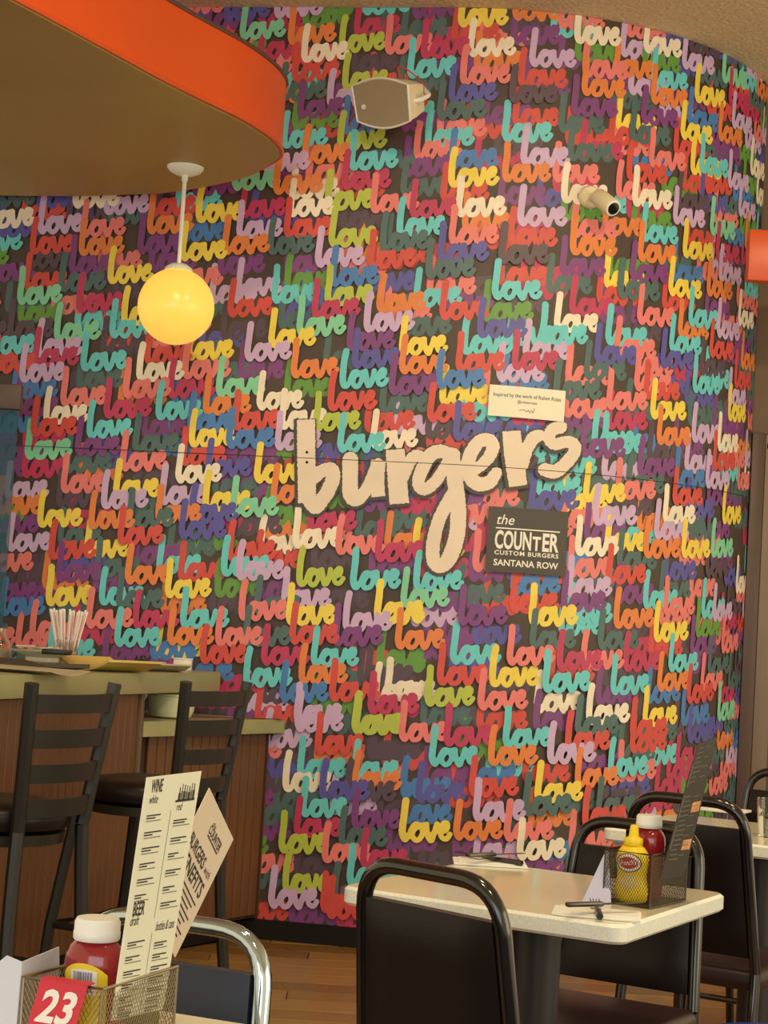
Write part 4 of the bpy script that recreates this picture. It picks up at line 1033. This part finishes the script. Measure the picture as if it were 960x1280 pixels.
# ---- tan burger card behind it, tipped over
p2 = loc_caddy(cn1, crz, -0.015, 0.0)
n2 = plane_tilt(p2, dirr, math.radians(5))
tl_, tr_, br_, bl_ = (262, 985), (292, 1049), (219, 1197), (189, 1133)
m2, f2_, w2, h2 = quad_sheet('burger_card', 'tan promotional menu card tipped sideways behind the drinks menu', 'menu', [tl_, tr_, br_, bl_], 'menu_tan', p2, n2)
tb = MB()
def r2(s, x, y, size, width, **k): _mput(tb, s, x, y, size, width, fmap=f2_, ratio=w2/h2, **k)
r2('the', 0.42, 0.87, 0.07, 0.10, shear=0.3); r2('COUNTER', 0.40, 0.80, 0.15, 0.42, bold=0.02); bar_(tb, 0.42, 0.775, 0.38, 0.012, f2_)
r2('BURGERS', 0.10, 0.58, 0.20, 0.55, bold=0.02); r2('with', 0.70, 0.585, 0.14, 0.18, shear=0.3); r2('BENEFITS', 0.10, 0.43, 0.24, 0.78, bold=0.02)
for i in range(8): bar_(tb, 0.10, 0.37-0.04*i, 0.78-0.06*(i % 3), 0.012, f2_)
tb.build('print', 'ink', m2, smooth=False, kind='stuff')

# ------------------------------------------------------------------ right-hand caddy contents
mu = loc_caddy(cn2, c2rz, -0.060, 0.036, 0.005)
mt = thing('mustard_bottle', 'yellow mustard squeeze bottle with nozzle in the dark caddy', 'bottle', mu, c2rz+0.1)
MK = (at_y(796, 1031, mu.y).z-mu.z)/0.178
mpf = [(0.028, 0.0), (0.033, 0.005), (0.035, 0.02), (0.033, 0.045), (0.0305, 0.062), (0.033, 0.085), (0.0345, 0.100), (0.032, 0.114), (0.024, 0.126), (0.0175, 0.131)]
MB().lathe([(r, z*MK) for r, z in mpf], 36, sy=0.8).build('bottle_body', 'mustard_yellow', mt)
MB().lathe([(0.0185, 0.130*MK), (0.0195, 0.132*MK), (0.0195, 0.144*MK), (0.0180, 0.147*MK), (0.0115, 0.150*MK), (0.0105, 0.152*MK), (0.0085, 0.174*MK), (0.006, 0.178*MK), (0.0, 0.178*MK)], 28).build('nozzle_cap', 'mustard_yellow', mt)
def mon(x, z, o):
    zz = z/MK
    for (r0, h0), (r1, h1) in zip(mpf[:-1], mpf[1:]):
        if h0 <= zz <= h1: r = r0+(r1-r0)*(zz-h0)/(h1-h0); break
    a = max(-0.98, min(0.98, x/r)); return (x, -0.8*r*math.sqrt(1-a*a)-o, z)
lb = MB(); zc = 0.092*MK
def fan(mb_, ax_, az_, o, mi, n=20, m=4, zc_=zc):
    vs = [mon(0, zc_, o)]
    for j in range(1, m+1):
        for i in range(n): t_ = 2*PI*i/n; vs.append(mon(ax_*j/m*math.cos(t_), zc_+az_*j/m*math.sin(t_), o))
    fs = [(0, 1+i, 1+(i+1) % n) for i in range(n)]
    for j in range(m-1):
        for i in range(n): k = (i+1) % n; fs.append((1+j*n+i, 1+(j+1)*n+i, 1+(j+1)*n+k, 1+j*n+k))
    mb_.add(vs, fs, mi)
fan(lb, 0.0265, 0.0195, 0.0006, 0); fan(lb, 0.0245, 0.0178, 0.0010, 1); fan(lb, 0.0205, 0.0120, 0.0014, 2)
put_text(lb, "French's", lambda a, b: mon(a, zc-0.004+b+a*0.12, 0.0018), 0, 0, 0.014, 0.02, width=0.035, shear=0.2, mi=1)
lb.build('label_patch', ['black_plastic', 'print_white', 'label_red'], mt, smooth=False)
lb = MB(); fan(lb, 0.021, 0.015, 0.0006, 0, zc_=0.048*MK); lb.build('lower_label', 'label_tan', mt, smooth=False)
k2 = loc_caddy(cn2, c2rz, -0.060, 0.105, 0.005)
capz = at_y(821, 1019, k2.y).z
ket2 = make_ketchup('red ketchup bottle with white cap behind the mustard bottle', k2, c2rz, H=capz-k2.z, back=False)
pm2 = loc_caddy(cn2, c2rz, -0.012, 0.06)
d2 = Matrix.Rotation(c2rz, 3, 'Z') @ Vector((0, 1, 0))
n3 = plane_tilt(pm2, d2, math.radians(12))
m3, f3_, w3, h3 = quad_sheet('burger_menu', 'dark tall menu leaning to the right in the dark caddy', 'menu', [(872, 931), (897, 921), (853, 1105), (823, 1107)], 'menu_dark', pm2, n3)
tb = MB(); rb = random.Random(4)
for i in range(24):
    y = 0.96-0.034*i
    if 8 <= i <= 9: continue
    bar_(tb, 0.12, y, rb.uniform(0.2, 0.4), 0.007, f3_)
    if i % 2 == 0: bar_(tb, 0.52, y-0.01, rb.uniform(0.2, 0.36), 0.006, f3_)
for i in range(3): bar_(tb, 0.03, 0.70-0.22*i, 0.05, 0.16, f3_)
tb.build('print', 'ink_soft', m3, smooth=False, kind='stuff')
for yy in (0.50, 0.24): tb = MB(); bar_(tb, 0.55, yy, 0.38, 0.07, f3_); tb.build('food_photo', 'menu_photo', m3, smooth=False)
# lilac-white folded card left of the dark caddy
ta = at_z(728, 1126, ZTb)
tcd = thing('tent_card', 'white folded card leaning against the dark caddy', 'card', (ta.x, ta.y, ZTb), 0)
tp = at_y(757, 1064, ta.y+0.03)-ta; tq = at_z(764, 1131, ZTb)-ta
slab(MB(), [(0, 0, 0), tq, tp+Vector((0.006, 0, 0)), tp], (0, 1, 0), 0.0012).build('leaf', 'card_lilac', tcd, smooth=False)
tr3 = at_z(758, 1118, ZTb)-ta
slab(MB(), [tr3+Vector((-0.02, 0.07, 0)), tr3+Vector((0.02, 0.07, 0)), tp+Vector((0.006, 0.002, 0)), tp+Vector((0, 0.002, 0))], (0, 1, 0), 0.0012).build('leaf', 'card_lilac', tcd, smooth=False)

# ------------------------------------------------------------------ napkins and cutlery
def place_setting(loc, rz, w1, w2, names):
    nk_ = thing('paper_napkin', names[0], 'napkin', loc, rz)
    mb = MB(); mb.rbox((0, 0, 0.003), (0.17, 0.105, 0.005), 0.0012, 1); mb.rbox((0.004, 0.004, 0.0065), (0.155, 0.09, 0.002), 0.0008, 1); mb.build('fold', 'napkin', nk_)
    z = loc[2]+0.0085
    fk = thing('fork', names[1], 'fork', (loc[0], loc[1], z), rz+w1)
    MB().tube([(0.0, -0.085, 0.003), (0.0, -0.04, 0.004), (0.0, 0.02, 0.005)], [0.007, 0.0065, 0.0035], 8).build('handle', 'cutlery', fk)
    MB().rbox((0, 0.036, 0.006), (0.022, 0.03, 0.003), 0.0012).build('head', 'cutlery', fk)
    for i in range(4): MB().tube([(-0.0088+0.00587*i, 0.048, 0.006), (-0.0088+0.00587*i, 0.09, 0.010)], [0.0017, 0.0010], 6).build('tine', 'cutlery', fk)
    kf = thing('knife', names[2], 'knife', (loc[0]+0.02*math.cos(rz+w2), loc[1]+0.02*math.sin(rz+w2), z+0.012), rz+w2)
    MB().rbox((0, -0.045, 0.005), (0.014, 0.085, 0.009), 0.003).build('handle', 'cutlery', kf)
    MB().prism([(-0.006, -0.004), (0.006, -0.004), (0.008, 0.07), (0.004, 0.09), (-0.004, 0.08)], lambda x, y, h: (x, y, h), 0.004, 0.0055).build('blade', 'cutlery', kf, smooth=False)
nl = at_z(746, 1144, ZTb)
place_setting((nl.x, nl.y, ZTb), trz+0.35, 0.1, -0.9, ('white paper napkin with fork and knife at the near table corner', 'dark fork on the napkin at the near table corner', 'dark knife on the napkin at the near table corner'))
nl = at_z(612, 1080, ZTb)
place_setting((nl.x, nl.y, ZTb), trz+0.5, 1.0, -0.9, ('white paper napkin at the far table corner by the mural', 'dark fork on the napkin at the far table corner', 'dark knife on the napkin at the far table corner'))
nl = at_z(905, 1014, ZTb)
t_ = thing('paper_napkin', 'white napkin on the rear table by the door', 'napkin', (nl.x, nl.y, ZTb), trz)
MB().rbox((0, 0, 0.004), (0.15, 0.12, 0.008), 0.002).build('fold', 'napkin', t_)
gl = at_z(960, 1046, ZTb)
t_ = thing('water_glass', 'clear tumbler on the rear table at the right edge', 'glass', (gl.x, gl.y, ZTb))
MB().lathe([(0.0, 0.0), (0.028, 0.0), (0.036, 0.11), (0.034, 0.11), (0.026, 0.006), (0.0, 0.006)], 28).build('tumbler', 'clear_glass', t_)
MB().lathe([(0.0, 0.007), (0.0255, 0.007), (0.030, 0.06), (0.0, 0.06)], 24).build('water', 'clear_glass', t_)
# blue rounded stool top cut by the lower right corner
bs = at_z(945, 1275, 0.46)
t_ = thing('blue_stool', 'blue round padded seat just visible in the lower right corner', 'stool', (bs.x+0.02, bs.y-0.17, 0))
MB().lathe([(0.0, 0.40), (0.16, 0.40), (0.178, 0.415), (0.18, 0.44), (0.17, 0.455), (0.0, 0.465)], 40).build('seat', 'blue_vinyl', t_)
for i in range(4):
    a = PI/4+PI/2*i; MB().tube([(0.11*math.cos(a), 0.11*math.sin(a), 0.40), (0.17*math.cos(a), 0.17*math.sin(a), 0.0)], 0.012, 8).build('leg', 'black_gloss', t_)
